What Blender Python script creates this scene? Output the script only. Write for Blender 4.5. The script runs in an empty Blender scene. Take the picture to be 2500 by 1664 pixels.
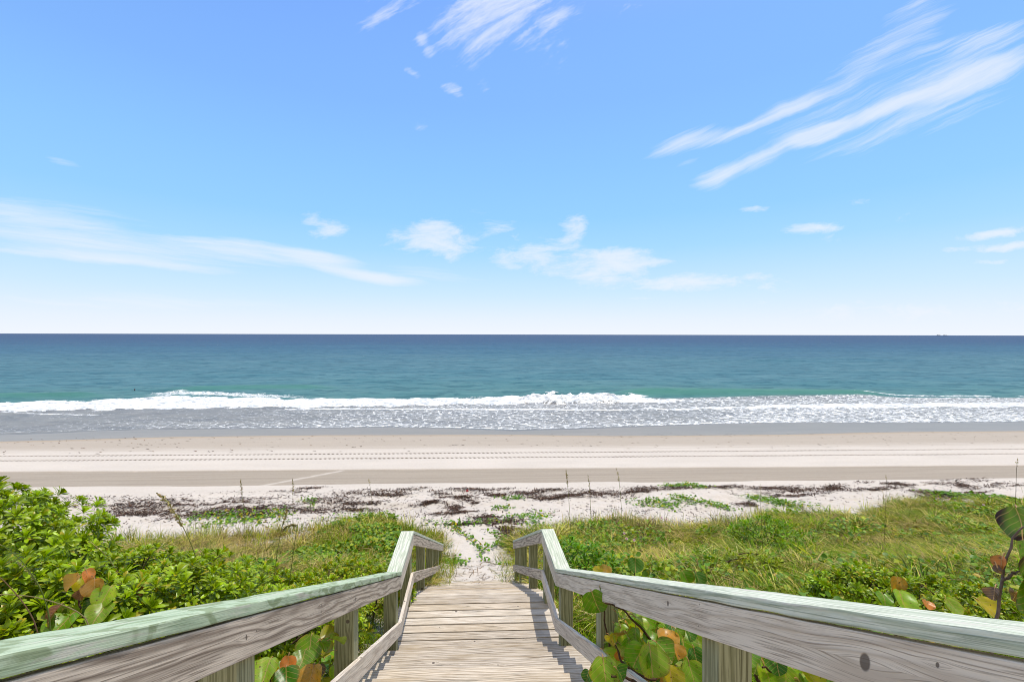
import bpy, bmesh, math, random
import numpy as np
from mathutils import Vector, Matrix
random.seed(7); rng = np.random.default_rng(11)
S = bpy.context.scene
COL = S.collection
R = math.radians

# ------------------------------------------------------------------ camera model (used to survey points of the place)
F, CX, CY, TH = 1111.0, 1201.0, 816.0, R(2.4)
CT, ST = math.cos(TH), math.sin(TH)
EYE = 8.5                                   # eye height over the sea


def ray(px, y):
    xc = (px - CX) / F
    up = (CY + .002 * (px - 1250) - y) / F
    return (xc * CT + ST, CT - xc * ST, up)


def at(px, y, Y):
    d = ray(px, y)
    k = Y / d[1]
    return Vector((d[0] * k, Y, EYE + d[2] * k))


def proj(X, Y, Z):
    zc = Y * CT + X * ST
    xc = X * CT - Y * ST
    px = CX + F * xc / zc
    return px, CY + .002 * (px - 1250) + F * (EYE - Z) / zc


# ------------------------------------------------------------------ noise
_P = np.random.default_rng(5).random((256, 256))


def vn(x, y, s=0):
    x = np.asarray(x, float) + s * 17.3
    y = np.asarray(y, float) + s * 9.7
    xi = np.floor(x).astype(int); yi = np.floor(y).astype(int)
    fx = x - xi; fy = y - yi
    fx = fx * fx * (3 - 2 * fx); fy = fy * fy * (3 - 2 * fy)
    a = _P[xi % 256, yi % 256]; b = _P[(xi + 1) % 256, yi % 256]
    c = _P[xi % 256, (yi + 1) % 256]; d = _P[(xi + 1) % 256, (yi + 1) % 256]
    return (a * (1 - fx) + b * fx) * (1 - fy) + (c * (1 - fx) + d * fx) * fy


def fbm(x, y, o=4, s=0):
    v = 0; a = .5; t = 0
    for i in range(o):
        v = v + a * vn(x * 2 ** i, y * 2 ** i, s + i); t += a; a *= .5
    return v / t


def sst(x, a, b):
    t = np.clip((np.asarray(x, float) - a) / (b - a), 0, 1)
    return t * t * (3 - 2 * t)


# ------------------------------------------------------------------ ground
GY = [-12, -3, 0, 2, 4, 5.34, 6.5, 8, 9.2, 10.9, 12, 13.5, 15, 17, 20, 22, 24.3, 27, 30, 34, 38, 40, 42, 45, 48, 52, 60, 90]
GD = [.6, .95, 1.95, 2.75, 3.7, 4.2, 4.28, 4.85, 5.14, 5.9, 6.15, 6.43, 6.6, 6.75, 6.95, 7.05, 7.2, 7.38, 7.58, 7.87, 8.26, 8.36, 8.44, 8.50, 8.56, 8.8, 9.6, 13]


def base(x, y):
    x = np.asarray(x, float); y = np.asarray(y, float)
    z = EYE - np.interp(y, GY, GD)
    off = np.abs(x - .077)
    side = sst(off, 1.15, 2.6)
    z = z + side * (.30 * sst(y, 6, 9) * (1 - sst(y, 13.5, 17.5)) + .25 * (1 - sst(y, 5, 8)))
    z = z + .5 * sst(-x, 2.2, 5.5) * (1 - sst(y, 6, 11))
    z = z + .08 * sst(x, 8, 22) * sst(y, 9, 14) * (1 - sst(y, 16, 20))
    return z


def ground(x, y):
    x = np.asarray(x, float); y = np.asarray(y, float)
    dune = 1 - sst(y, 18.5, 22)
    z = base(x, y)
    z = z + dune * (fbm(x * .55, y * .8, 3, 1) - .5) * .30 * sst(y, 8.8, 11)
    z = z + dune * (fbm(x * 2.2, y * 2.6, 3, 4) - .5) * .11 * sst(y, 8.5, 9.5)
    z = z + dune * (fbm(x * 5, y * 6, 2, 17) - .5) * .085 * sst(y, 9, 10)
    z = z + (1 - dune) * (fbm(x * .8, y * 5, 3, 8) - .5) * .02 * (1 - sst(y, 30, 36))
    return z


def gp(px, y):
    d = ray(px, y)
    t = np.geomspace(1.0, 120, 1500)
    X = d[0] * t; Y = d[1] * t; Z = EYE + d[2] * t
    hit = Z < ground(X, Y)
    i = int(np.argmax(hit))
    return Vector((X[i], Y[i], float(ground(X[i], Y[i]))))


# ------------------------------------------------------------------ mesh helpers
class Acc:
    def __init__(s):
        s.v = []; s.f = []; s.c = []; s.u = []; s.n = 0

    def add(s, v, f, c=(1, 1, 1), uv=None):
        v = np.asarray(v, np.float32).reshape(-1, 3)
        s.v.append(v); s.f.append(np.asarray(f, np.int64).reshape(-1, 4) + s.n)
        c = np.asarray(c, np.float32)
        if c.ndim == 1:
            c = np.tile(c, (len(v), 1))
        s.c.append(c.reshape(-1, 3))
        s.u.append(np.zeros((len(v), 2), np.float32) if uv is None else np.asarray(uv, np.float32).reshape(-1, 2))
        s.n += len(v)

    def inst(s, tv, tf, M, loc, col, tuv=None):
        """copies of a template (n,3): M (K,3,3) rotation*scale, loc (K,3), col (K,3)"""
        K = len(loc); n = len(tv)
        v = np.einsum('kij,nj->kni', M, tv) + np.asarray(loc)[:, None, :]
        f = (np.asarray(tf)[None] + (np.arange(K) * n)[:, None, None])
        c = np.asarray(col, float)
        c = np.repeat(c, n, 0) if c.ndim == 2 and len(c) == K and len(c) != K * n else c.reshape(-1, 3)
        s.add(v.reshape(-1, 3), f.reshape(-1, 4), c, None if tuv is None else np.tile(tuv, (K, 1)))

    def build(s, name, mat, parent=None, origin=None, smooth=True):
        v = np.concatenate(s.v); f = np.concatenate(s.f); c = np.concatenate(s.c); u = np.concatenate(s.u)
        if origin is not None:
            v = v - np.asarray(origin, np.float32)
        me = mesh_np(name, v, f, smooth)
        a = me.color_attributes.new('tint', 'FLOAT_COLOR', 'POINT')
        a.data.foreach_set('color', np.concatenate([c, np.ones((len(c), 1), np.float32)], 1).astype(np.float32).ravel())
        if u.any():
            l = me.uv_layers.new(name='UVMap')
            l.data.foreach_set('uv', u[f.ravel()].astype(np.float32).ravel())
        return link(name, me, mat, parent, origin)


def mesh_np(name, v, f, smooth=True):
    me = bpy.data.meshes.new(name)
    me.vertices.add(len(v)); me.vertices.foreach_set('co', np.asarray(v, np.float32).ravel())
    me.loops.add(f.size); me.loops.foreach_set('vertex_index', f.ravel().astype(np.int32))
    me.polygons.add(len(f)); me.polygons.foreach_set('loop_start', (np.arange(len(f)) * 4).astype(np.int32))
    me.polygons.foreach_set('loop_total', np.full(len(f), 4, np.int32))
    me.polygons.foreach_set('use_smooth', np.full(len(f), smooth))
    me.update(); me.validate()
    return me


def link(name, me, mat, parent=None, origin=None):
    o = bpy.data.objects.new(name, me); COL.objects.link(o)
    if mat: me.materials.append(mat)
    if parent is not None:
        o.parent = parent
        if origin is not None:
            o.location = Vector(origin) - parent.location
    elif origin is not None:
        o.location = origin
    return o


def tag(o, label=None, cat=None, group=None, kind=None):
    for k, v in (('label', label), ('category', cat), ('group', group), ('kind', kind)):
        if v: o[k] = v
    return o


def thing(name, label, cat, loc, group=None):
    o = bpy.data.objects.new(name, None); COL.objects.link(o); o.location = loc
    o.empty_display_size = .2
    return tag(o, label, cat, group)


def tube(acc, pts, rad, col, sides=6):
    pts = np.asarray(pts, float); n = len(pts)
    rad = np.broadcast_to(np.asarray(rad, float), (n,))
    tg = np.gradient(pts, axis=0); tg /= np.linalg.norm(tg, axis=1)[:, None] + 1e-9
    ref = np.where(np.abs(tg[:, 2:3]) > .9, np.array([[1., 0, 0]]), np.array([[0, 0, 1.]]))
    a = np.cross(tg, ref); a /= np.linalg.norm(a, axis=1)[:, None] + 1e-9
    b = np.cross(tg, a)
    an = np.linspace(0, 2 * math.pi, sides, endpoint=False)
    v = pts[:, None] + rad[:, None, None] * (np.cos(an)[None, :, None] * a[:, None] + np.sin(an)[None, :, None] * b[:, None])
    f = []
    for i in range(n - 1):
        for j in range(sides):
            k = (j + 1) % sides
            f.append((i * sides + j, i * sides + k, (i + 1) * sides + k, (i + 1) * sides + j))
    acc.add(v.reshape(-1, 3), f, col)


def rots(az, tilt, roll=None):
    """(K,3,3): local +z tilted by TILT from vertical toward azimuth AZ, spun about its own axis by ROLL"""
    az = np.asarray(az, float); K = len(az)
    ca, sa, ct, st = np.cos(az), np.sin(az), np.cos(tilt), np.sin(tilt)
    o = np.zeros(K); e = np.ones(K)
    Rz = np.stack([np.stack([ca, -sa, o], 1), np.stack([sa, ca, o], 1), np.stack([o, o, e], 1)], 1)
    Ry = np.stack([np.stack([ct, o, st], 1), np.stack([o, e, o], 1), np.stack([-st, o, ct], 1)], 1)
    M = Rz @ Ry
    if roll is not None:
        c, s_ = np.cos(roll), np.sin(roll)
        M = M @ np.stack([np.stack([c, -s_, o], 1), np.stack([s_, c, o], 1), np.stack([o, o, e], 1)], 1)
    return M


# ------------------------------------------------------------------ node helpers
class T:
    def __init__(s, name, world=False):
        s.m = bpy.data.worlds.new(name) if world else bpy.data.materials.new(name)
        s.m.use_nodes = True; s.t = s.m.node_tree; s.t.nodes.clear()
        s.out = s.t.nodes.new('ShaderNodeOutputWorld' if world else 'ShaderNodeOutputMaterial')

    def n(s, typ, ins=None, **pr):
        d = s.t.nodes.new('ShaderNode' + typ)
        for k, v in pr.items(): setattr(d, k, v)
        for k, v in (ins or {}).items():
            s.set(d.inputs[k], v)
        return d

    def set(s, sock, v):
        if hasattr(v, 'is_linked') or isinstance(v, bpy.types.NodeSocket): s.t.links.new(v, sock)
        else:
            try: sock.default_value = v
            except Exception: sock.default_value = (v[0], v[1], v[2], 1)

    def m2(s, op, a, b=0.0, c=0.0, clamp=False):
        d = s.n('Math', {0: a, 1: b, 2: c}, operation=op, use_clamp=clamp); return d.outputs[0]

    def mix(s, f, a, b, mode='MIX'):
        d = s.t.nodes.new('ShaderNodeMix'); d.data_type = 'RGBA'; d.blend_type = mode; d.clamp_factor = True
        for i, v in ((0, f), (6, a), (7, b)):
            if isinstance(v, tuple) and len(v) == 3: v = (*v, 1)
            s.set(d.inputs[i], v)
        return d.outputs[2]

    def ramp(s, f, stops, smooth=False):
        d = s.n('ValToRGB', {0: f}); e = d.color_ramp.elements
        if smooth: d.color_ramp.interpolation = 'EASE'
        while len(e) < len(stops): e.new(.5)
        for i, (p, c) in enumerate(stops):
            e[i].position = p
            e[i].color = (*c, 1) if not isinstance(c, (int, float)) else (c, c, c, 1)
        return d.outputs[0]

    def rng(s, v, a, b, c=0.0, d=1.0, sm=True):
        return s.n('MapRange', {0: v, 1: a, 2: b, 3: c, 4: d}, interpolation_type='SMOOTHSTEP' if sm else 'LINEAR').outputs[0]

    def noise(s, v, scale=1.0, det=4.0, dist=0.0, rough=.55, dim='3D'):
        return s.n('TexNoise', {'Vector': v, 'Scale': scale, 'Detail': det, 'Distortion': dist, 'Roughness': rough}, noise_dimensions=dim).outputs[0]

    def xyz(s, x, y, z=0.0):
        return s.n('CombineXYZ', {0: x, 1: y, 2: z}).outputs[0]

    def fin(s, sh):
        s.t.links.new(sh, s.out.inputs[0]); return s.m


def principled(t, col, rough=.6, spec=.3, normal=None, **kw):
    ins = {'Base Color': col, 'Roughness': rough, 'Specular IOR Level': spec}
    if normal is not None: ins['Normal'] = normal
    ins.update(kw)
    return t.n('BsdfPrincipled', ins).outputs[0]


def wood(name, light, mid, dark, bands=30., bandw=.6, patch=None, patchw=0., knots=1., mold=0., rough=.75, bump=.35, spots=()):
    t = T(name)
    uv = t.n('UVMap').outputs[0]
    s = t.n('SeparateXYZ', {0: uv}); u, v = s.outputs[0], s.outputs[1]
    # knots: one per voronoi cell, in metres
    kx, ky = 1.6, 9.0
    cell = t.xyz(t.m2('MULTIPLY', u, kx), t.m2('MULTIPLY', v, ky))
    vo = t.n('TexVoronoi', {'Vector': cell, 'Scale': 1.0, 'Randomness': .9}, voronoi_dimensions='2D', feature='F1')
    pos = t.n('SeparateXYZ', {0: vo.outputs['Position']})
    du = t.m2('SUBTRACT', u, t.m2('DIVIDE', pos.outputs[0], kx)); dv = t.m2('SUBTRACT', v, t.m2('DIVIDE', pos.outputs[1], ky))
    on = t.m2('GREATER_THAN', t.n('SeparateColor', {0: vo.outputs['Color']}).outputs[0], 1 - .62 * knots)
    e2 = t.m2('ADD', t.m2('POWER', t.m2('ABSOLUTE', t.m2('DIVIDE', du, .085)), 2.0), t.m2('POWER', t.m2('ABSOLUTE', t.m2('DIVIDE', dv, .028)), 2.0))
    w = t.m2('MULTIPLY', t.m2('EXPONENT', t.m2('MULTIPLY', e2, -1.0)), on)
    vcol = t.n('SeparateColor', {0: vo.outputs['Color']})
    dk = t.m2('SQRT', t.m2('ADD', t.m2('POWER', t.m2('ABSOLUTE', du), 2.0), t.m2('POWER', t.m2('ABSOLUTE', dv), 2.0)))
    dk = t.m2('MULTIPLY', dk, t.m2('ADD', .65, t.m2('MULTIPLY', vcol.outputs[1], 1.5)))
    vv = t.m2('SUBTRACT', v, t.m2('MULTIPLY', t.m2('SIGN', dv), t.m2('MULTIPLY', w, .022)))
    skn = None
    for su, sv, sr in spots:
        a_, b_ = t.m2('SUBTRACT', u, su), t.m2('SUBTRACT', v, sv)
        q_ = t.m2('ADD', t.m2('POWER', t.m2('ABSOLUTE', t.m2('DIVIDE', a_, sr * 6)), 2.0), t.m2('POWER', t.m2('ABSOLUTE', t.m2('DIVIDE', b_, sr * 2.2)), 2.0))
        vv = t.m2('SUBTRACT', vv, t.m2('MULTIPLY', t.m2('SIGN', b_), t.m2('MULTIPLY', t.m2('EXPONENT', t.m2('MULTIPLY', q_, -1.0)), sr * 1.5)))
        d_ = t.m2('SQRT', t.m2('ADD', t.m2('POWER', t.m2('ABSOLUTE', t.m2('DIVIDE', a_, sr * .75)), 2.0), t.m2('POWER', t.m2('ABSOLUTE', t.m2('DIVIDE', b_, sr)), 2.0)))
        k_ = t.rng(d_, .8, 1.15, 1, 0)
        skn = k_ if skn is None else t.m2('MAXIMUM', skn, k_)
    lo = t.noise(t.xyz(t.m2('MULTIPLY', u, .9), t.m2('MULTIPLY', v, 7.0)), 1.0, 2.0, dim='2D')
    g = t.m2('ADD', t.m2('MULTIPLY', vv, bands), t.m2('MULTIPLY', lo, 3.2))
    band = t.m2('ADD', t.m2('MULTIPLY', t.m2('SINE', t.m2('MULTIPLY', g, 6.2832)), .5), .5)
    band = t.m2('POWER', band, 2.2)
    fine = t.noise(t.xyz(t.m2('MULTIPLY', u, 3.0), t.m2('MULTIPLY', vv, 170.0)), 1.0, 4.0, .3, .6, '2D')
    pn = t.noise(t.xyz(t.m2('MULTIPLY', u, 3.0), t.m2('MULTIPLY', v, 11.0)), 1.0, 4.0, .6, .6, '2D')
    c = t.mix(t.m2('MULTIPLY', band, bandw), light, mid)
    c = t.mix(t.rng(fine, .48, .70, 0, .75), c, dark)
    c = t.mix(t.rng(pn, .52, .8, 0, .45), c, mid)
    if patch:
        p2 = t.noise(t.xyz(t.m2('MULTIPLY', u, 4.2), t.m2('MULTIPLY', v, 12.0)), 1.0, 3.0, .8, .5, '2D')
        c = t.mix(t.rng(p2, .50, .58, 0, patchw), c, patch)
        p3 = t.noise(t.xyz(t.m2('MULTIPLY', u, 2.0), t.m2('ADD', t.m2('MULTIPLY', v, 20.0), 7.7)), 1.0, 5.0, .3, .65, '2D')
        c = t.mix(t.rng(p3, .57, .70, 0, .7), c, (.62, .57, .50))
    if mold:
        mn = t.noise(t.xyz(t.m2('MULTIPLY', u, 1.4), t.m2('MULTIPLY', v, 24.0), t.m2('MULTIPLY', v, 3.0)), 1.0, 5.0, 1.2, .65)
        c = t.mix(t.rng(mn, .56, .74, 0, mold), c, (.045, .038, .028))
        m3 = t.noise(t.xyz(t.m2('MULTIPLY', u, .8), t.m2('MULTIPLY', v, 1.7), 4.0), 1.0, 3.0)
        c = t.mix(t.rng(m3, .45, .7, 0, .5), c, (.34, .25, .14), 'MIX')
    crack = t.noise(t.xyz(t.m2('MULTIPLY', u, 1.1), t.m2('MULTIPLY', vv, 75.0), 3.3), 1.0, 2.0)
    c = t.mix(t.rng(crack, .70, .76, 0, .8), c, tuple(k * .22 for k in dark))
    kn = t.m2('MULTIPLY', t.rng(dk, .012, .019, 1, 0), on)
    ring = t.m2('MULTIPLY', t.rng(dk, .016, .036, 1, 0), on)
    if skn is not None: kn = t.m2('MAXIMUM', kn, skn)
    c = t.mix(t.m2('MULTIPLY', ring, .4), c, light)
    c = t.mix(t.m2('MULTIPLY', kn, .85), c, t.mix(fine, (.05, .036, .028), (.15, .115, .09)))
    h = t.m2('ADD', t.m2('MULTIPLY', band, .5), t.m2('ADD', fine, t.m2('MULTIPLY', kn, -1.0)))
    b = t.n('Bump', {'Strength': bump, 'Distance': .004, 'Height': h}).outputs[0]
    return t.fin(principled(t, c, rough, .25, b))


def leafmat(name, rough=.4, spec=.45, trans=.35, veins=None, tr=(1.45, 1.4, .3)):
    t = T(name)
    a = t.n('Attribute', attribute_name='tint').outputs[0]
    nz = t.noise(t.n('NewGeometry').outputs['Position'], 25.0, 2.0)
    c = t.mix(t.rng(nz, .3, .75, 0, .35), a, t.mix(1.0, a, (.65, .75, .5), 'MULTIPLY'))
    if veins:
        uv = t.n('SeparateXYZ', {0: t.n('UVMap').outputs[0]})
        x = t.m2('ABSOLUTE', uv.outputs[0]); y = uv.outputs[1]
        k = t.m2('FRACT', t.m2('MULTIPLY', t.m2('SUBTRACT', y, t.m2('MULTIPLY', x, .75)), 2.6))
        lat = t.m2('MULTIPLY', t.m2('LESS_THAN', t.m2('ABSOLUTE', t.m2('SUBTRACT', k, .5)), .05), .5)
        mid = t.m2('MULTIPLY', t.m2('LESS_THAN', x, .028), .9)
        mot = t.noise(t.n('NewGeometry').outputs['Position'], 14.0, 4.0)
        c = t.mix(t.rng(mot, .42, .68, 0, .55), c, t.mix(1.0, c, (1.7, 1.25, .6), 'MULTIPLY'))
        c = t.mix(t.m2('MAXIMUM', lat, mid), c, veins)
        r = t.m2('ADD', t.m2('MULTIPLY', t.m2('POWER', x, 2.0), 1.0), t.m2('POWER', t.m2('ABSOLUTE', y), 2.0))
        bl = t.noise(t.n('NewGeometry').outputs['Position'], 60.0, 3.0)
        c = t.mix(t.m2('MULTIPLY', t.rng(bl, .62, .68), .75), c, (.13, .06, .02))
    p = principled(t, c, rough, spec)
    tl = t.n('BsdfTranslucent', {'Color': t.mix(1.0, c, tr, 'MULTIPLY')}).outputs[0]
    mx = t.n('MixShader', {0: trans, 1: p, 2: tl})
    return t.fin(mx.outputs[0])


def tintmat(name, rough=.85, spec=.1):
    t = T(name)
    a = t.n('Attribute', attribute_name='tint').outputs[0]
    nz = t.noise(t.n('NewGeometry').outputs['Position'], 60.0, 3.0)
    c = t.mix(t.rng(nz, .3, .7, 0, .5), a, t.mix(1.0, a, (.55, .5, .45), 'MULTIPLY'))
    return t.fin(principled(t, c, rough, spec))


# ------------------------------------------------------------------ world: nishita sky + cirrus by direction
SUN = Vector((-.17, -.20, -1.0)).normalized()
S.world = None
W = T('World', world=True); S.world = W.m
sky = W.n('TexSky', sky_type='NISHITA', sun_disc=False, sun_elevation=math.asin(-SUN.z), sun_rotation=math.atan2(-SUN.x, -SUN.y),
          air_density=1.0, dust_density=.35, ozone_density=1.6, altitude=0)
gen = W.n('TexCoord').outputs['Generated']
sp = W.n('SeparateXYZ', {0: gen})
yy = W.m2('MAXIMUM', sp.outputs[1], .08)
un, vnn = W.m2('DIVIDE', sp.outputs[0], yy), W.m2('DIVIDE', sp.outputs[2], yy)
UV0 = W.xyz(un, vnn, 0.0)
wn = W.n('TexNoise', {'Vector': UV0, 'Scale': 5.0, 'Detail': 4.0, 'Roughness': .6}).outputs['Color']
UVW = W.n('VectorMath', {0: UV0, 1: W.n('VectorMath', {0: W.n('VectorMath', {0: wn, 1: (.5, .5, .5)}, operation='SUBTRACT').outputs[0], 1: (.06, .022, 0)}, operation='MULTIPLY').outputs[0]}, operation='ADD').outputs[0]

GROUPS = {
    'R': (25, 2.0, 48., [((1575, 383), (1770, 308), 22, .95), ((1700, 362), (1860, 298), 13, .85), ((1820, 312), (2020, 212), 17, .8), ((1970, 242), (2190, 95), 30, .62), ((2120, 150), (2340, -40), 48, .5),
              ((1683, 464), (1800, 408), 20, 1.15), ((1760, 424), (1910, 372), 19, .95), ((1850, 378), (2070, 298), 18, .8), ((1940, 352), (2060, 302), 17, .9), ((2020, 314), (2270, 228), 14, 1.0), ((2210, 256), (2560, 112), 22, 1.0),
              ((1880, 400), (2560, 190), 44, .55), ((1790, 352), (2140, 228), 34, .6), ((2080, 248), (2580, 92), 50, .6), ((2230, 128), (2580, 48), 24, .6), ((1640, 415), (1720, 385), 12, .45)]),
    'L': (-7, 1.8, 34., [((-320, 472), (440, 562), 24, .85), ((-320, 524), (690, 644), 28, 1.0), ((-200, 588), (590, 664), 10, .8), ((360, 566), (870, 642), 20, .8), ((680, 612), (900, 650), 15, .95),
              ((780, 654), (1040, 696), 10, 1.15), ((880, 655), (1260, 690), 13, .6), ((-100, 730), (820, 744), 18, .6), ((90, 382), (210, 413), 8, .45)]),
    'C': (4, 9., 26., [((735, 535), (855, 565), 20, 1.1), ((925, 580), (1190, 600), 24, 1.1), ((1010, 555), (1130, 580), 26, 1.0), ((1150, 528), (1300, 585), 18, .7),
              ((1365, 552), (1425, 562), 22, 1.0), ((1335, 515), (1375, 530), 12, .5), ((1205, 640), (1400, 622), 27, 1.25), ((1395, 668), (1570, 642), 24, 1.5), ((1500, 692), (1860, 680), 15, 1.35), ((1420, 622), (1700, 650), 9, .9),
              ((1480, 605), (1690, 636), 12, .7), ((1080, 620), (1120, 636), 14, .7), ((1795, 510), (1895, 510), 8, .9), ((1900, 563), (2050, 552), 9, 1.05),
              ((2065, 492), (2150, 485), 6, .7), ((2330, 582), (2560, 552), 8, 1.0), ((2320, 611), (2560, 592), 7, 1.0), ((2350, 641), (2470, 635), 5, .9), ((1825, 738), (1910, 735), 6, .6),
              ((1500, 732), (1610, 730), 5, .7), ((1840, 770), (2560, 752), 18, .8), ((2160, 535), (2260, 525), 10, .45), ((1850, 705), (1990, 695), 12, .6), ((2000, 588), (2110, 580), 10, .4)]),
    'T': (32, 5., 24., [((900, -40), (1500, 70), 90, .62), ((1060, 5), (1190, 120), 50, .75), ((1130, 62), (1350, 15), 46, .85), ((880, 95), (945, -10), 22, .4), ((1005, 65), (1048, 140), 9, .9), ((985, 160), (1040, 190), 6, .9),
              ((1080, 205), (1145, 258), 9, .9), ((1172, 190), (1205, 255), 9, .5), ((1300, 55), (1440, 15), 18, .55), ((1250, 112), (1400, 88), 18, .45), ((1470, 60), (1600, 5), 18, .4),
              ((985, 295), (1050, 318), 10, .35)]),
}


def dirv(p):
    d = ray(*p); return (d[0] / d[1], d[2] / d[1])


tot = None
for gi, (gname, (ang, fa, fc, strokes)) in enumerate(GROUPS.items()):
    env = None
    for p0, p1, wd, wt in strokes:
        a, b = dirv(p0), dirv(p1)
        L = math.hypot(b[0] - a[0], b[1] - a[1]) * .62; th = math.atan2(b[1] - a[1], b[0] - a[0])
        mp = W.n('Mapping', {0: UVW, 1: ((a[0] + b[0]) / 2, (a[1] + b[1]) / 2, 0), 2: (0, 0, th), 3: (L * {'R': 1.15, 'L': 1.1, 'C': 1.3, 'T': 1.25}[gname], wd / F * {'R': 2.0, 'L': 2.1, 'C': 2.6, 'T': 3.0}[gname], 1)}, vector_type='TEXTURE')
        ln = W.n('VectorMath', {0: mp.outputs[0]}, operation='LENGTH').outputs['Value']
        e = W.rng(ln, 1.0, 0.0, 0.0, wt)
        env = e if env is None else W.m2('ADD', env, e)
    mp = W.n('Mapping', {0: UVW, 1: (gi * 1.7, gi * .9, 0), 2: (0, 0, R(ang)), 3: (1 / fa, 1 / fc, 1)}, vector_type='TEXTURE')
    n1 = W.noise(mp.outputs[0], 1.0, 9.0, .25, .70, '2D')
    mp2 = W.n('Mapping', {0: UVW, 1: (gi * 2.7, 3, 0), 2: (0, 0, R(ang + 9)), 3: (2.6 / fa, 3.2 / fc, 1)}, vector_type='TEXTURE')
    n2 = W.noise(mp2.outputs[0], 1.0, 6.0, .3, .62, '2D')
    soft = gname in 'RL'
    nn = W.m2('ADD', W.m2('MULTIPLY', W.m2('SUBTRACT', n1, .5), 1.7 if soft else 3.4), W.m2('MULTIPLY', W.m2('SUBTRACT', n2, .5), .7 if soft else 1.5))
    env = W.m2('MINIMUM', env, 1.25)
    e_ = W.m2('MULTIPLY', W.m2('MULTIPLY', env, 1.15), {'T': .8, 'L': .9}.get(gname, 1.0))
    a = W.m2('MULTIPLY', W.rng(W.m2('ADD', e_, nn), .12 if soft else .30, 2.0 if soft else 2.5, 0, 1.0), W.rng(env, .0, .35))
    tot = a if tot is None else W.m2('ADD', tot, a)
alpha = W.m2('MULTIPLY', W.m2('SUBTRACT', 1.0, W.m2('EXPONENT', W.m2('MULTIPLY', W.m2('MAXIMUM', W.m2('SUBTRACT', tot, .02), 0.0), -1.9))), .93)
hor = W.m2('SQRT', W.m2('ADD', W.m2('MULTIPLY', sp.outputs[0], sp.outputs[0]), W.m2('MULTIPLY', sp.outputs[1], sp.outputs[1])))
elv = W.m2('DIVIDE', sp.outputs[2], W.m2('MAXIMUM', hor, .02))
graded = W.mix(1.0, sky.outputs[0], (.94, 1.20, 1.58), 'MULTIPLY')
# milky haze low over the sea
hz = W.ramp(W.m2('MULTIPLY', elv, 2.0), [(0, (.59, .62, .68)), (.06, (.545, .60, .68)), (.172, (.42, .555, .67)), (.36, (.265, .475, .665)), (.5, (.21, .43, .665)), (.72, (.185, .39, .665)), (1, (.165, .345, .665))])
hz = W.n('VectorMath', {0: hz, 3: 10.0}, operation='SCALE').outputs[0]
hzf = W.ramp(W.m2('MULTIPLY', elv, 1.0), [(0, 1.0), (.35, .9), (.75, 0)])
c1 = W.mix(hzf, graded, hz)
# added unseen fill: sky whitened round the sun and behind viewer against blue shade
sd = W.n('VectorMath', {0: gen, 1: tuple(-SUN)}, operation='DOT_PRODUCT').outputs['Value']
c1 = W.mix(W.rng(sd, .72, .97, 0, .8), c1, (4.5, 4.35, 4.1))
fill_nz = W.noise(gen, 2.6, 5.0)
c1 = W.mix(W.m2('MULTIPLY', W.rng(sp.outputs[1], .05, -.35), W.rng(fill_nz, .30, .55, .35, .95)), c1, (4.9, 4.65, 4.3))
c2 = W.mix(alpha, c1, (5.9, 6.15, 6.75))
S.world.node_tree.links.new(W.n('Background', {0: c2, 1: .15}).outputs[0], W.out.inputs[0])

sun = bpy.data.lights.new('sun', 'SUN'); sun.energy = 3.3; sun.angle = R(.53); sun.color = (1, .94, .84)
so = bpy.data.objects.new('sun', sun); COL.objects.link(so); so.rotation_euler = SUN.to_track_quat('-Z', 'Y').to_euler(); so.location = (20, 25, 90)

cam = bpy.data.cameras.new('camera'); co = bpy.data.objects.new('camera', cam); COL.objects.link(co)
cam.sensor_width = 36; cam.lens = F / 2500 * 36; cam.shift_x = 49 / 2500; cam.shift_y = -16 / 2500; cam.clip_start = .05; cam.clip_end = 120000
co.matrix_world = Matrix.Translation((0, 0, EYE)) @ Matrix.Rotation(-TH, 4, 'Z') @ Matrix.Rotation(R(90), 4, 'X') @ Matrix.Rotation(.002, 4, 'Z')
S.camera = co
S.view_settings.view_transform = 'Standard'; S.view_settings.look = 'None'; S.view_settings.exposure = 0.0; S.view_settings.gamma = 1
S.cycles.filter_width = 1.0; S.cycles.use_adaptive_sampling = True; S.cycles.adaptive_threshold = .02; S.cycles.max_bounces = 6; S.cycles.transparent_max_bounces = 8

# ------------------------------------------------------------------ sand
def pl(pts, Dguess=None):
    """survey a polyline of picture points on the ground -> function Y(X)"""
    P = [gp(*p) for p in pts]
    P.sort(key=lambda p: p.x)
    xs = [p.x for p in P]; ys = [p.y for p in P]
    return lambda x: np.interp(x, xs, ys)


def pw(pts):
    """same on the sea level plane"""
    P = []
    for px, y in pts:
        d = ray(px, y); k = -EYE / d[2]; P.append((d[0] * k, d[1] * k))
    P.sort(); xs, ys = zip(*P)
    return lambda x: np.interp(x, xs, ys)


def line(pts):
    P = [gp(*p) for p in pts]
    k = np.polyfit([p.x for p in P], [p.y for p in P], 1)
    return lambda x: k[0] * np.asarray(x) + k[1]


tr1 = line([(0, 1113.5), (1250, 1103.5), (2500, 1096)])
tr2 = line([(0, 1125), (1250, 1114), (2500, 1108)])
rake_far = line([(0, 1150), (1250, 1143), (2500, 1135)])
rake_near = line([(0, 1188), (1250, 1178), (2500, 1166)])
wet_out = pl([(0, 1077), (150, 1074), (420, 1066), (800, 1062), (1250, 1061), (1500, 1064), (1900, 1061), (2200, 1054), (2500, 1052)])
wash = pl([(0, 1062), (150, 1056), (300, 1050), (500, 1047), (700, 1046), (950, 1043), (1100, 1046), (1250, 1052), (1400, 1048), (1600, 1040), (1800, 1033), (1950, 1031), (2100, 1032), (2500, 1030)])

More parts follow.
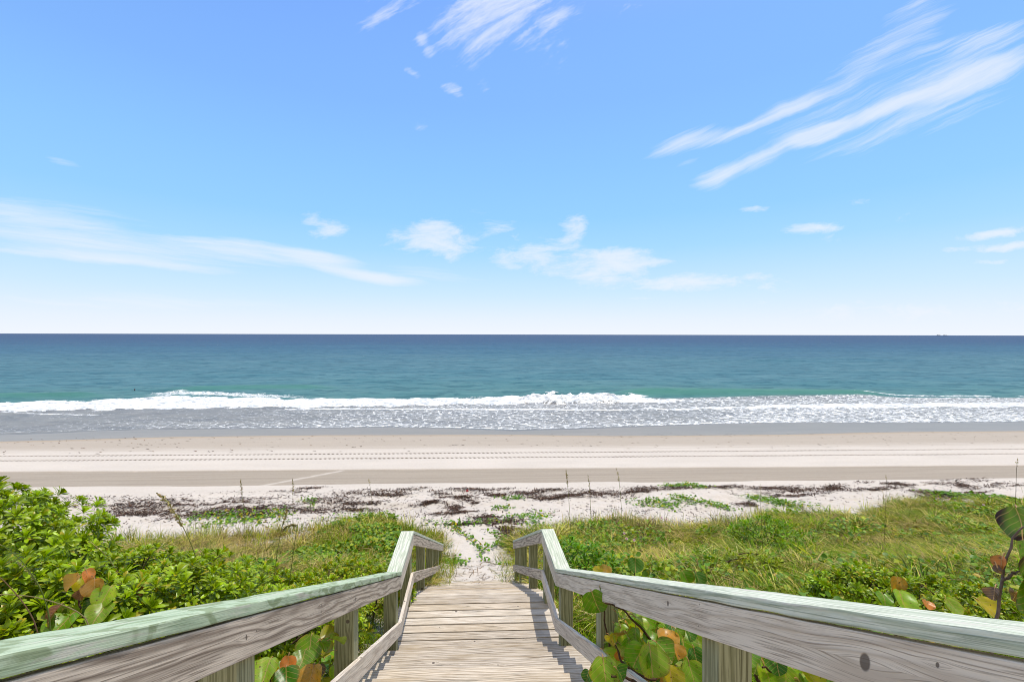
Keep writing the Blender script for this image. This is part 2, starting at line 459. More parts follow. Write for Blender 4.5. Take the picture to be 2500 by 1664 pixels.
xs = np.concatenate([[-400, -200, -120, -80, -60, -50], np.arange(-44, -12, .075), np.arange(-12, 14, .06), np.arange(14, 50, .075), [55, 65, 85, 120, 200, 400]])
ys = np.concatenate([[-30, -12, -8, -5, -3, -2, -1], np.arange(0, 8, .25), np.arange(8, 26.2, .075), np.arange(26.2, 30.2, .035), np.arange(30.2, 46, .12), [47, 48, 50, 53, 57, 62, 70, 80, 90]])
GXm, GYm = np.meshgrid(xs, ys)
z = ground(GXm, GYm)
lt = np.array([.62, .56, .495])           # light dry sand
tint = np.ones(GXm.shape + (3,)) * lt
n1 = fbm(GXm * .35, GYm * 1.2, 4, 3)[..., None]; n2 = fbm(GXm * .25, GYm * 6, 4, 12)[..., None]
tint *= .93 + .14 * n1
# raked, damper band
rk = (sst(GYm - rake_near(GXm) + .35 * (n1[..., 0] - .5), -.12, .12) * (1 - sst(GYm - rake_far(GXm) + .12 * (n2[..., 0] - .5), -.06, .06)))[..., None]
tint = tint * (1 - rk) + rk * np.array([.375, .322, .262]) * (.86 + .28 * n2)
z += rk[..., 0] * (fbm(GXm * .15, GYm * 11, 2, 5) - .5) * .02
z -= .05 * rk[..., 0]
# damp tan sand seaward of the wheel tracks
dp = sst(GYm - tr1(GXm) + (n2[..., 0] - .5) * 2.2, .2, 3.2)[..., None]
tint = tint * (1 - dp) + dp * np.array([.455, .395, .330]) * (.94 + .12 * n2)
wo = wet_out(GXm); wa = wash(GXm)
pre = sst(GYm, wo - 1.4, wo - .1)[..., None]
tint = tint * (1 - pre * .8) + pre * .8 * np.array([.42, .335, .245])
wt = sst(GYm + (fbm(GXm * .4, GYm * .4, 3, 9) - .5) * .25, wo - .08, wo + .08)[..., None]
tint = tint * (1 - wt) + wt * (np.array([.255, .215, .172]) * (.9 + .2 * n1))
# wheel prints
for trk, ph in ((tr1, 0.), (tr2, .11)):
    s_ = GXm / .27 + ph
    k = np.floor(s_); fx = (s_ - k - .5) * .27
    jit = vn(k * 3.1, k * 0 + ph * 50, 2) - .5
    dy = GYm - trk(GXm) - .05 * jit - .02 * np.sin(GXm * .6)
    pr = np.exp(-((fx + .35 * dy) / .070) ** 4) * np.exp(-(dy / .17) ** 4) * (.75 + .5 * vn(k * 1.7, k * 0, 6))
    rut = np.exp(-(dy / .17) ** 4) * .35
    z -= .045 * pr + .012 * rut
    tint = tint * (1 - np.clip(pr * .95 + rut * .35, 0, .95)[..., None]) + np.clip(pr * .95 + rut * .35, 0, .95)[..., None] * np.array([.11, .085, .065])
# foot trail across the raked band
ft = line([(630, 1186), (720, 1170), (830, 1148)])
A_, B_ = gp(620, 1188), gp(845, 1145)
dx = (B_.x - A_.x); dyv = (B_.y - A_.y); LL = math.hypot(dx, dyv)
al = ((GXm - A_.x) * dx + (GYm - A_.y) * dyv) / LL; ac = (-(GXm - A_.x) * dyv + (GYm - A_.y) * dx) / LL + .15 * (fbm(GXm, GYm, 2, 3) - .5)
fm = (np.exp(-(ac / .13) ** 2) * sst(al, 0, .4) * (1 - sst(al, LL - .4, LL)))[..., None]
tint = tint * (1 - .75 * fm) + .75 * fm * lt * 1.02
z += .02 * fm[..., 0] * (vn(GXm * 5, GYm * 5) - .4)
# old footprints and specks on the upper beach
r2 = np.random.default_rng(3)
for zone, cnt in (((13.5, 20.5), 500), ((24.5, 26.5), 90), ((29.5, 36), 70)):
    for _ in range(cnt):
        cx, cy = r2.uniform(-28, 34), r2.uniform(*zone)
        i0, i1 = np.searchsorted(xs, [cx - .3, cx + .3]); j0, j1 = np.searchsorted(ys, [cy - .3, cy + .3])
        if i1 - i0 < 2 or j1 - j0 < 2: continue
        q = np.exp(-((GXm[j0:j1, i0:i1] - cx) / .13) ** 2 - ((GYm[j0:j1, i0:i1] - cy) / .09) ** 2)
        z[j0:j1, i0:i1] -= q * r2.uniform(.01, .04)
# darker, mottled soil below the dune plants
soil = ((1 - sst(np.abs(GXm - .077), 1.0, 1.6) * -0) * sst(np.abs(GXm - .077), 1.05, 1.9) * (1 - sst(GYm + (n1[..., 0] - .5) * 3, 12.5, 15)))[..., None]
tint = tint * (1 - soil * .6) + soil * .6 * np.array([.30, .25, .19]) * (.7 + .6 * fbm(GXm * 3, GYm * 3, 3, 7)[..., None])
nx, ny = len(xs), len(ys)
V = np.stack([GXm, GYm, z], -1).reshape(-1, 3)
ii = np.arange(nx * ny).reshape(ny, nx)
Fq = np.stack([ii[:-1, :-1], ii[:-1, 1:], ii[1:, 1:], ii[1:, :-1]], -1).reshape(-1, 4)
me = mesh_np('beach_sand', V, Fq)
a = me.color_attributes.new('tint', 'FLOAT_COLOR', 'POINT')
a.data.foreach_set('color', np.concatenate([tint.reshape(-1, 3), wt.reshape(-1, 1)], 1).astype(np.float32).ravel())
t = T('sand')
at_ = t.n('Attribute', attribute_name='tint')
P = t.n('NewGeometry').outputs['Position']
g1 = t.noise(P, 140.0, 3.0); g2 = t.noise(P, 9.0, 5.0); g3 = t.noise(P, 420.0, 1.0)
c = t.mix(t.rng(g2, .35, .75, 0, .28), at_.outputs[0], t.mix(1.0, at_.outputs[0], (.80, .77, .73), 'MULTIPLY'))
c = t.mix(t.rng(g3, .62, .75, 0, .35), c, (.22, .17, .13))
wetf = at_.outputs['Alpha']
b = t.n('Bump', {'Strength': t.m2('SUBTRACT', .6, t.m2('MULTIPLY', wetf, .55)), 'Distance': .03, 'Height': t.m2('ADD', t.m2('MULTIPLY', g1, .25), g2)}).outputs[0]
pr_ = principled(t, c, t.m2('SUBTRACT', .92, t.m2('MULTIPLY', wetf, .62)), t.m2('ADD', .08, t.m2('MULTIPLY', wetf, .16)), b)
tag(link('beach_sand', me, t.fin(pr_)), 'pale sand of the beach and dune with wheel tracks', None, None, 'structure')

# ------------------------------------------------------------------ sea
sx = np.concatenate([[-60000, -15000, -4000, -1200, -500, -250, -150, -110], np.arange(-85, 100, .26), [120, 170, 280, 550, 1300, 4000, 15000, 60000]])
sy = np.concatenate([np.arange(37.2, 72, .13), np.arange(72, 110, .35), np.geomspace(110.5, 900, 70), np.geomspace(960, 60000, 22)])
X, Y = np.meshgrid(sx, sy)
PX, PY = proj(X, Y, 0.0)
near = 1 - sst(Y, 90, 130)


def ip(pts):
    p = sorted(pts); return lambda x: np.interp(x, [q[0] for q in p], [q[1] for q in p])


def bandf(y, top, bot, soft=1.5):
    return sst(y, top - soft, top + soft) * (1 - sst(y, bot - soft, bot + soft))


jy = (fbm(X * .5, Y * .5, 4, 2) - .5)
top = ip([(-400, 985), (0, 978), (150, 973), (280, 968), (350, 964), (450, 960), (520, 962), (600, 966), (700, 968), (900, 969), (1050, 968), (1200, 963), (1300, 957), (1350, 954), (1450, 955), (1540, 959), (1600, 964), (1700, 968), (1860, 968), (1960, 970)])
bot = ip([(-400, 1002), (0, 995), (150, 991), (400, 988), (700, 985), (1000, 981), (1250, 977), (1500, 974), (1700, 971.5), (1860, 970), (1960, 970)])
jz = fbm(X * 1.1, Y * .9, 3, 52) - .5
br = (.60 + .40 * sst(PY, top(PX) + 2, bot(PX) - 4)) * bandf(PY - 9 + jy * 11 + jz * 9 * (1 - sst(PY, top(PX) + 4, bot(PX))), top(PX), bot(PX), 1.6) * (1 - sst(PX, 1800, 1950))
br = np.maximum(br, .5 * bandf(PY + jy * 8, top(PX) - 5, top(PX) + 4, 3) * sst(PX, 330, 420) * (1 - sst(PX, 640, 800)))
b2t = ip([(1350, 999), (1600, 996), (1800, 992), (1950, 986), (2100, 984), (2500, 981), (2900, 979)]); b2b = ip([(1350, 1001), (1600, 999), (1800, 998), (1950, 997), (2100, 996), (2500, 992), (2900, 990)])
br2 = bandf(PY + jy * 7, b2t(PX), b2b(PX), 2.2) * sst(PX, 1350, 1650) * (.62 + .3 * fbm(X * .4, Y * .4, 3, 61))
thin = np.exp(-((PY + jy * 3 - ip([(600, 1001), (760, 998), (1000, 997.5), (1250, 999), (1500, 999.5)])(PX)) / 1.5) ** 2) * sst(PX, 640, 760) * (1 - sst(PX, 1450, 1650)) * .95
thin = np.maximum(thin, np.exp(-((PY + jy * 3 - ip([(0, 1004), (120, 1010), (250, 1013)])(PX)) / 1.3) ** 2) * (1 - sst(PX, 200, 270)) * .5)
# laces
wash_px = ip([(-300, 1070), (0, 1062), (150, 1056), (300, 1050), (500, 1047), (700, 1046), (950, 1043), (1100, 1046), (1250, 1052), (1400, 1048), (1600, 1040), (1800, 1033), (1950, 1031), (2100, 1032), (2500, 1030), (2900, 1028)])
inw = bandf(PY, bot(PX), wash_px(PX), 1.0)
lace = .54 * inw * (.20 + .22 * sst(PX, 500, 1300) + .14 * sst(PX, 1500, 2000) + .12 * sst(PY, wash_px(PX) - 26, wash_px(PX) - 4) * sst(PX, 250, 500))
lace *= .55 + .9 * fbm(X * .13, Y * .25, 3, 21)
lace = np.where(PX > 1850, np.maximum(lace, .30 * bandf(PY, 975, 990, 4)), lace)
edge = np.exp(-((PY - wash_px(PX) + 1.6) / 1.6) ** 2) * (.25 + .4 * sst(PX, 500, 900)) * (.4 + .9 * fbm(X * .2, Y * .1, 3, 4))
small = np.exp(-((PY + jy * 4 - ip([(1880, 966), (2000, 964), (2500, 967)])(PX)) / 1.7) ** 2) * sst(PX, 1950, 2150) * .5 * (vn(X * .35, Y * .2, 3) > .45)
foam = np.clip(np.maximum.reduce([br, br2, thin, lace, edge, small]), 0, 1)
foam *= near
# height
zw = near * ((fbm(X * .35, Y * .6, 3, 31) - .5) * .16 + (fbm(X * .06, Y * .16, 2, 33) - .5) * .30) * sst(Y, 56, 66)
swell = lambda ypx, x0, x1, h, wd, s: h * np.exp(-((PY - ypx(PX)) / wd) ** 2) * sst(PX, x0 - s, x0 + s) * (1 - sst(PX, x1 - s, x1 + s))
zw += swell(lambda p: top(p) + 9, -600, 1600, .22, 6, 60)
zw += swell(ip([(1500, 958), (1620, 956), (1900, 962), (2100, 965)]), 1520, 2150, .62, 8.5, 60)
zw += swell(ip([(-300, 975), (0, 967), (200, 965), (300, 970)]), -500, 260, .42, 4.5, 60)
zw += swell(ip([(430, 950), (650, 944), (780, 944)]), 430, 800, .38, 4.0, 60)
zw += swell(ip([(1900, 881), (2100, 878)]), 1820, 2080, .8, 1.6, 60)
zw += swell(ip([(1950, 934), (2100, 932)]), 1950, 2250, .35, 3.5, 80)
zw += (br + br2 * .6) * ((fbm(X * 1.6, Y * 1.6, 3, 41) - .35) * .24)
zw += br * sst(PX, 1220, 1300) * (1 - sst(PX, 1480, 1560)) * np.maximum(0, vn(X * 1.3, Y * 2, 8) - .45) * 1.0
far_sw = (1 - near) * (1 - sst(Y, 400, 900))
zw += far_sw * (fbm(X * .04, Y * .10, 3, 35) - .5) * .7
sandz = base(X, Y)
zw = np.maximum(zw, sandz + .022)
F_ = wash(np.clip(X, -60, 70)) + .35 * (fbm(X * .5, X * 0, 3, 44) - .5)
zw = np.where(Y < F_ + 1.0, np.minimum(zw, sandz + np.clip((Y - F_) * .05, -.3, .022)), zw)
nx, ny = len(sx), len(sy)
V = np.stack([X, Y, zw], -1).reshape(-1, 3)
ii = np.arange(nx * ny).reshape(ny, nx)
Fq = np.stack([ii[:-1, :-1], ii[:-1, 1:], ii[1:, 1:], ii[1:, :-1]], -1).reshape(-1, 4)
me = mesh_np('sea', V, Fq)
# alpha: how shallow (0 sea .. 1 wash); r: foam; g: clear green wave wall
shal = sst(PY, bot(PX) - 2, bot(PX) + 3) * near
shal = np.maximum(shal, sst(PX, 1850, 2000) * sst(PY, 972, 978) * near)
gw = np.clip(swell(ip([(1500, 963), (1620, 961), (1900, 965), (2100, 967)]), 1520, 2150, 1, 7, 50) + .8 * swell(ip([(-300, 977), (0, 969), (200, 968), (300, 970)]), -500, 240, 1, 4, 60) + .8 * swell(ip([(430, 953), (650, 947), (780, 947)]), 430, 800, 1, 4, 60) + .5 * swell(ip([(1900, 882), (2100, 879)]), 1820, 2080, 1, 1.5, 60), 0, 1)
a = me.color_attributes.new('surf', 'FLOAT_COLOR', 'POINT')
a.data.foreach_set('color', np.stack([foam, gw * near, shal, np.ones_like(foam)], -1).astype(np.float32).ravel())
t = T('sea_water')
sf = t.n('SeparateColor', {0: t.n('Attribute', attribute_name='surf').outputs[0]})
fo, gr, sh = sf.outputs
P = t.n('NewGeometry').outputs['Position']; ps = t.n('SeparateXYZ', {0: P}); px_, py_ = ps.outputs[0], ps.outputs[1]
inv = t.m2('DIVIDE', 60.0, t.m2('MAXIMUM', py_, 10.0))
big = t.noise(t.xyz(t.m2('MULTIPLY', px_, .006), t.m2('MULTIPLY', py_, .02)), 1.0, 3.0)
mod = t.m2('ADD', inv, t.m2('MULTIPLY', t.m2('SUBTRACT', big, .5), t.m2('MULTIPLY', inv, .9)))
deep = t.ramp(mod, [(0, (.024, .058, .145)), (.09, (.025, .072, .160)), (.21, (.032, .112, .190)), (.40, (.058, .158, .208)), (.70, (.066, .178, .218)), (1, (.076, .195, .200))])
rip = t.noise(t.xyz(t.m2('MULTIPLY', px_, .22), t.m2('MULTIPLY', py_, .42)), 1.0, 7.0, .8, .66)
rip2 = t.noise(t.xyz(t.m2('MULTIPLY', px_, .05), t.m2('MULTIPLY', py_, .14)), 1.0, 5.0, .5, .6)
deep = t.mix(t.rng(rip, .46, .64, 0, .95), deep, t.mix(1.0, deep, (.48, .62, .68), 'MULTIPLY'))
deep = t.mix(t.rng(rip2, .42, .68, 0, .7), deep, t.mix(1.0, deep, (1.6, 1.28, 1.2), 'MULTIPLY'))
deep = t.mix(t.m2('MULTIPLY', gr, .85), deep, (.07, .215, .165))
shc = t.mix(t.rng(rip, .4, .7), (.225, .218, .205), (.148, .145, .140))
wc = t.mix(sh, deep, shc)
# foam lace
wv = t.n('TexNoise', {'Vector': P, 'Scale': .9, 'Detail': 3.0}).outputs['Color']
wp = t.n('VectorMath', {0: t.xyz(t.m2('MULTIPLY', px_, .75), t.m2('MULTIPLY', py_, 1.25)), 1: t.n('VectorMath', {0: wv, 3: 1.5}, operation='SCALE').outputs[0]}, operation='ADD').outputs[0]
v1 = t.n('TexVoronoi', {'Vector': wp, 'Scale': 1.1}, voronoi_dimensions='2D', feature='DISTANCE_TO_EDGE').outputs[0]
v2 = t.n('TexVoronoi', {'Vector': wp, 'Scale': 2.9}, voronoi_dimensions='2D', feature='DISTANCE_TO_EDGE').outputs[0]
fn = t.noise(P, 2.2, 5.0)
ln_ = t.m2('MINIMUM', v1, t.m2('ADD', t.m2('MULTIPLY', v2, 1.5), .04))
thr = t.m2('MULTIPLY', fo, t.m2('MULTIPLY', t.m2('ADD', fn, -.12), .95))
fmask = t.rng(t.m2('SUBTRACT', thr, ln_), -.02, .07)
fn2 = t.noise(t.xyz(t.m2('MULTIPLY', px_, .55), t.m2('MULTIPLY', py_, .8)), 1.0, 6.0, .7, .62)
solid = t.rng(t.m2('ADD', fo, t.m2('ADD', t.m2('MULTIPLY', t.m2('SUBTRACT', fn, .5), .7), t.m2('MULTIPLY', t.m2('SUBTRACT', fn2, .5), 1.5))), .52, .74)
fmask = t.m2('MAXIMUM', t.m2('MULTIPLY', fmask, t.rng(fo, .03, .2)), solid)
# scattered glints of small whitecaps
cap = t.noise(t.xyz(t.m2('MULTIPLY', px_, .55), t.m2('MULTIPLY', py_, .9), 5.0), 1.0, 2.0, 0, .4)
fmask = t.m2('MAXIMUM', fmask, t.m2('MULTIPLY', t.rng(cap, .80, .83), t.m2('SUBTRACT', 1.0, sh)))
bh = t.m2('ADD', t.m2('MULTIPLY', rip, .6), t.m2('ADD', t.m2('MULTIPLY', rip2, 2.5), t.m2('MULTIPLY', fn, .15)))
bp = t.n('Bump', {'Strength': .55, 'Distance': .5, 'Height': bh}).outputs[0]
dif = t.n('BsdfDiffuse', {'Color': wc, 'Normal': bp}).outputs[0]
gl = t.n('BsdfGlossy', {'Color': (1, 1, 1, 1), 'Roughness': .16, 'Normal': bp}).outputs[0]
lw = t.n('LayerWeight', {0: .5, 'Normal': bp}).outputs['Facing']
gf = t.m2('ADD', .025, t.m2('MULTIPLY', t.m2('POWER', lw, 5.0), .13))
gf = t.m2('ADD', gf, t.m2('MULTIPLY', sh, .10))
wsh = t.n('MixShader', {0: gf, 1: dif, 2: gl}).outputs[0]
fb = t.n('Bump', {'Strength': 1.0, 'Distance': .3, 'Height': t.m2('ADD', fn, fn2)}).outputs[0]
fsh = t.n('BsdfDiffuse', {'Color': t.mix(t.rng(t.m2('ADD', t.m2('MULTIPLY', fn, .5), t.m2('MULTIPLY', fn2, .5)), .36, .56), (.46, .51, .56), (.92, .93, .93)), 'Normal': fb}).outputs[0]  # broken foam shade put into the colour, greyer where the noise is low
tag(link('sea', me, t.fin(t.n('MixShader', {0: fmask, 1: wsh, 2: fsh}).outputs[0])), 'blue green sea with breaking waves and a foamy wash', None, None, 'structure')

# ------------------------------------------------------------------ wooden stairway
CAP = wood('mint_cap_wood', (.52, .61, .43), (.39, .51, .33), (.19, .26, .15), 14., .6, (.22, .28, .14), .75, .0)
CAPG = wood('pale_cap_wood', (.74, .76, .63), (.44, .49, .37), (.20, .24, .16), 30., .8, (.40, .46, .32), .3, .0)
FACE = wood('grey_face_wood', (.68, .575, .46), (.30, .235, .18), (.15, .11, .08), 18., .95, None, 0, 1.)
FACEB = wood('pale_face_wood', (.80, .70, .58), (.58, .48, .38), (.32, .25, .19), 11., .65, None, 0, 1.)


def yx(px, X):
    tt = (px - CX) / F
    return (X * CT - tt * X * ST) / (tt * CT + ST)


def spot(px, y, X, r):
    Yk = yx(px, X); p_ = at(px, y, Yk)
    return (Yk * 1.11, p_.z - (ZC + SL * (YA - Yk)) + .3, r)


YA, YB, ZC, SL = 5.31, 6.405, EYE - 2.747, .488
FACEC = wood('pale_knotty_face_wood', (.80, .70, .58), (.55, .45, .35), (.30, .23, .17), 11., .7, None, 0, .0, rough=.8, spots=[spot(2113, 1615, .975, .023), spot(1632, 1472, .975, .014), spot(1709, 1474, .975, .004), spot(1708, 1500, .975, .004), spot(1707, 1527, .975, .004), spot(1368, 1416, .975, .005), spot(2290, 1622, .975, .006)])
FACED = wood('grey_knotty_face_wood', (.68, .575, .46), (.30, .235, .18), (.15, .11, .08), 18., .95, None, 0, .0, spots=[spot(603, 1555, -.821, .010), spot(607, 1503, -.821, .006), spot(787, 1476, -.821, .010), spot(787, 1492, -.821, .008), spot(869, 1461, -.821, .013), spot(880, 1437, -.821, .007), spot(628, 1539, -.821, .004)])
POST = wood('treated_post_wood', (.40, .395, .235), (.215, .215, .11), (.10, .092, .042), 30., .9, None, 0, .5)
DECKS = [wood('bleached_deck_wood', (.74, .645, .52), (.38, .285, .19), (.11, .08, .052), 40., .7, None, 0, .22, .9),
         wood('grey_deck_wood', (.64, .56, .46), (.31, .24, .165), (.085, .062, .042), 34., .8, None, 0, .22, .95),
         wood('brown_deck_wood', (.60, .48, .335), (.32, .225, .13), (.09, .062, .036), 30., .75, None, 0, .3, .95),
         wood('pale_deck_wood', (.78, .70, .59), (.44, .345, .245), (.13, .097, .066), 44., .65, None, 0, .2, .8)]
DECK = None


def board_bm(prof, x0, x1, bevel=.004, wav=0.0):
    """prism: PROF = four (y,z) corners (near-top, far-top, far-bottom, near-bottom), extruded in x"""
    bm = bmesh.new()
    a = [bm.verts.new((x0, y, z)) for y, z in prof]; b = [bm.verts.new((x1, y, z)) for y, z in prof]
    bm.faces.new(a); bm.faces.new(b[::-1])
    for i in range(4):
        j = (i + 1) % 4
        bm.faces.new((a[j], a[i], b[i], b[j]))
    bmesh.ops.recalc_face_normals(bm, faces=bm.faces[:])
    L = math.hypot(prof[1][0] - prof[0][0], prof[1][1] - prof[0][1])
    if bevel:
        bmesh.ops.bevel(bm, geom=bm.edges[:], offset=bevel, segments=2, profile=.6, affect='EDGES')
    if wav:
        long_e = [e for e in bm.edges if abs(e.verts[0].co.y - e.verts[1].co.y) > L * .5]
        bmesh.ops.subdivide_edges(bm, edges=long_e, cuts=int(L / .07), use_grid_fill=True)
        for v in bm.verts:
            n = fbm(v.co.y * 3 + 31 * x0, v.co.z * 9 + v.co.x * 9, 3, 3) - .5
            v.co.z += wav * n; v.co.x += wav * .7 * (fbm(v.co.y * 4 + 9, v.co.x * 13 + v.co.z * 11, 3, 6) - .5)
    return bm


def finish(bm, name, mat, parent, axis='y', origin=None):
    """uv in metres: u along the board, v round its section, with a random offset per board"""
    if mat is None: mat = DECKS[random.choice([0, 0, 0, 1, 1, 2, 3, 3])]
    uvl = bm.loops.layers.uv.new('UVMap')
    ou, ov = random.uniform(0, 60), random.uniform(0, 60)
    if 'knotty' in mat.name: ou = ov = 0.0
    for f in bm.faces:
        n = f.normal
        f.smooth = False
        for l in f.loops:
            p = l.vert.co
            if axis == 'y':
                u = p.y * 1.11; v = p.x if abs(n.z) > .6 else p.z + .45 * p.y * 0 + (0 if abs(n.x) < .6 else .3)
                if abs(n.x) > .6: v = p.z - slope_z(p.y) + .3
                if abs(n.y) > .75: u, v = p.x, p.z
            elif axis == 'x':
                u = p.x; v = p.y if abs(n.z) > .6 else p.z + .2
                if abs(n.x) > .75: u, v = p.y, p.z
            else:
                u = p.z; v = p.x if abs(n.y) > .6 else p.y + .25
                if abs(n.z) > .75: u, v = p.x, p.y
            l[uvl].uv = (u + ou, v + ov)
    me = bpy.data.meshes.new(name)
    if origin is not None:
        bmesh.ops.translate(bm, verts=bm.verts[:], vec=-Vector(origin))
    bm.to_mesh(me); bm.free()
    o = link(name, me, mat)
    o.parent = parent
    if origin is not None:
        o.location = Vector(origin)
        p = parent
        while p is not None:
            o.location -= p.location; p = p.parent
    return o


YA, YB, ZC, SL = 5.31, 6.405, EYE - 2.747, .488
Y0 = -.85


def slope_z(y):
    """top of the hand rail cap over y"""
    if y < YA: return ZC + SL * (YA - y)
    if y > YB: return ZC - SL * (y - YB)
    return ZC


def sec(y0, y1, drop, h):
    return [(y0, slope_z(y0) - drop), (y1, slope_z(y1) - drop), (y1, slope_z(y1) - drop - h), (y0, slope_z(y0) - drop - h)]


MX = .077
ORI = Vector((MX, 5.9, float(ground(MX, 5.9))))
stair = thing('wooden_stairway', 'weathered wooden beach stairway with pale green handrails leading down to the sand', 'stairway', ORI)
ENDS = {-1: 12.95, 1: 10.93}
POSTY = {-1: (-.3, 1.77, 3.41, 5.24, 6.42, 8.2, 9.95, 11.6, 12.85), 1: (-.2, 1.9, 3.62, 5.24, 6.42, 8.08, 9.7, 10.8)}
for sd in (-1, 1):
    def xr(a, b): return tuple(sorted((MX + sd * a, MX + sd * b)))
    cap0, cap1 = xr(.895, 1.07); f0, f1 = xr(.898, .935); p0, p1 = xr(.9365, 1.0765)
    E = ENDS[sd]
    rail = None
    for y0, y1, capm, facem in ((Y0, YA - .001, CAP if sd < 0 else CAPG, FACED if sd < 0 else FACEC), (YA + .001, YB - .001, CAPG, FACEB), (YB + .001, E, CAPG, FACE)):
        o = finish(board_bm(sec(y0, y1, .050, .150), f0, f1, .003, .004), 'railing' if rail is None else 'rail_board', facem, stair if rail is None else rail, 'y', (MX + sd * .92, (y0 + y1) / 2, slope_z((y0 + y1) / 2)))
        if rail is None: rail = o
        finish(board_bm(sec(y0, y1, 0, .042), cap0, cap1, .005, .010), 'handrail_cap', capm, rail, 'y', (MX + sd * .98, (y0 + y1) / 2, slope_z((y0 + y1) / 2)))
        finish(board_bm(sec(y0, y1, .580, .150), f0, f1, .003, .004), 'lower_rail', FACE if y0 > YB else FACEB, rail, 'y', (MX + sd * .92, (y0 + y1) / 2, slope_z((y0 + y1) / 2) - .6))
    for yp in POSTY[sd]:
        zt = min(slope_z(yp - .07), slope_z(yp + .07)) - .046
        zb = float(ground(MX + sd, yp)) - .5
        bm = board_bm([(yp - .07, zt), (yp + .07, zt), (yp + .07, zb), (yp - .07, zb)], p0, p1, .005)
        finish(bm, 'post', POST, rail, 'z', (MX + sd, yp, zb + .5))
TX0, TX1 = MX - 1.09, MX + 1.09
ZD = EYE - 3.77
YL0, YL1 = 5.34, 6.545


def plank(bm_to, y0, y1, z, x0=TX0, x1=TX1, th=.038, tilt=0.0):
    b = board_bm([(y0, z + tilt), (y1, z - tilt), (y1, z - th), (y0, z - th)], x0, x1, .007)
    me = bpy.data.meshes.new('tmp'); b.to_mesh(me); b.free(); bm_to.from_mesh(me); bpy.data.meshes.remove(me)


def tread(y_front_sea, z):
    bm = bmesh.new()
    jx = random.uniform(-.012, .012)
    plank(bm, y_front_sea - .142, y_front_sea + .006, z, TX0 + jx, TX1 + random.uniform(-.012, .012))
    plank(bm, y_front_sea - .292, y_front_sea - .156, z + random.uniform(-.002, .002), TX0 + jx + random.uniform(-.008, .008), TX1 + random.uniform(-.012, .012))
    finish(bm, 'tread', DECK, stair, 'x', (MX, y_front_sea - .14, z))


for k in range(1, 21):
    tread(YL0 - (k - 1) * .292 + .012, ZD + k * .1425)
for k in range(1, 17):
    y = YL1 + k * .292
    tread(y + .012, ZD - k * .1425)
pitch = (YL1 - YL0) / 8
for k in range(8):
    bm = bmesh.new()
    y = YL0 + k * pitch
    plank(bm, y + .009, y + pitch - .009, ZD + random.uniform(-.002, .002), TX0 + random.uniform(-.01, .01), TX1 + random.uniform(-.012, .012))
    finish(bm, 'deck_board', DECK, stair, 'x', (MX, y + pitch / 2, ZD))
for x in (MX - .80, MX, MX + .80):
    for y0, y1, z0, z1 in ((Y0, YL0 - .01, ZD + (YL0 - Y0) / .292 * .1425 - .05, ZD - .045), (YL0, YL1, ZD - .042, ZD - .042), (YL1 + .01, 11.2, ZD - .19, ZD - .19 - (11.2 - YL1) * .488)):
        finish(board_bm([(y0, z0), (y1, z1), (y1, z1 - .24), (y0, z0 - .24)], x - .02, x + .02, .003), 'stringer', POST, stair, 'y', (x, (y0 + y1) / 2, (z0 + z1) / 2))

# ------------------------------------------------------------------ leaf templates
def leaf_strip(L=.09, W_=.032, n=6, up=.2, curl=.35, fold=.25):
    """obovate leaf along +x, base at origin; 3 verts across"""
    tt = np.linspace(0, 1, n)
    prof = np.interp(tt, [0, .2, .5, .78, .93, 1], [.16, .30, .68, 1.0, .92, .55]) * W_ / 2
    x = L * tt; zc = L * (up * tt - curl * tt ** 2)
    v = []
    for i in range(n):
        for s in (-1, 0, 1):
            v.append((x[i], s * prof[i], zc[i] + abs(s) * fold * prof[i]))
    f = []
    for i in range(n - 1):
        for j in (0, 1):
            f.append((i * 3 + j, (i + 1) * 3 + j, (i + 1) * 3 + j + 1, i * 3 + j + 1))
    return np.array(v), np.array(f)


def rot_xz(a):       # lift +x toward +z by a
    c, s = math.cos(a), math.sin(a); return np.array([[c, 0, -s], [0, 1, 0], [s, 0, c]])


def rot_z(a):
    c, s = math.cos(a), math.sin(a); return np.array([[c, -s, 0], [s, c, 0], [0, 0, 1]])


def rosette(seed, nl=20, narrow=1.0):
    r = np.random.default_rng(seed); vs = []; fs = []; ys_ = []; n0 = 0
    for i in range(nl):
        q = i / (nl - 1)                       # 0 inner .. 1 outer
        lift = R(82 - 76 * q ** .9) + r.normal(0, .10)
        L = (.055 + .055 * min(1, q * 1.5)) * r.uniform(.85, 1.15)
        v, f = leaf_strip(L, .032 * narrow * r.uniform(.85, 1.15), 6, .12, r.uniform(.15, .45), r.uniform(.2, .5))
        v = v @ rot_xz(lift).T; v[:, 2] += .03 * (1 - q); v[:, 0] += .006
        v = v @ rot_z(i * 2.39996 + r.normal(0, .15)).T
        vs.append(v); fs.append(f + n0); n0 += len(v)
        ys_.append(np.full(len(v), q))
    return np.concatenate(vs), np.concatenate(fs), np.concatenate(ys_)


ROS = [rosette(i) for i in range(6)]
ROSN = [rosette(20 + i, 15, .7) for i in range(4)]


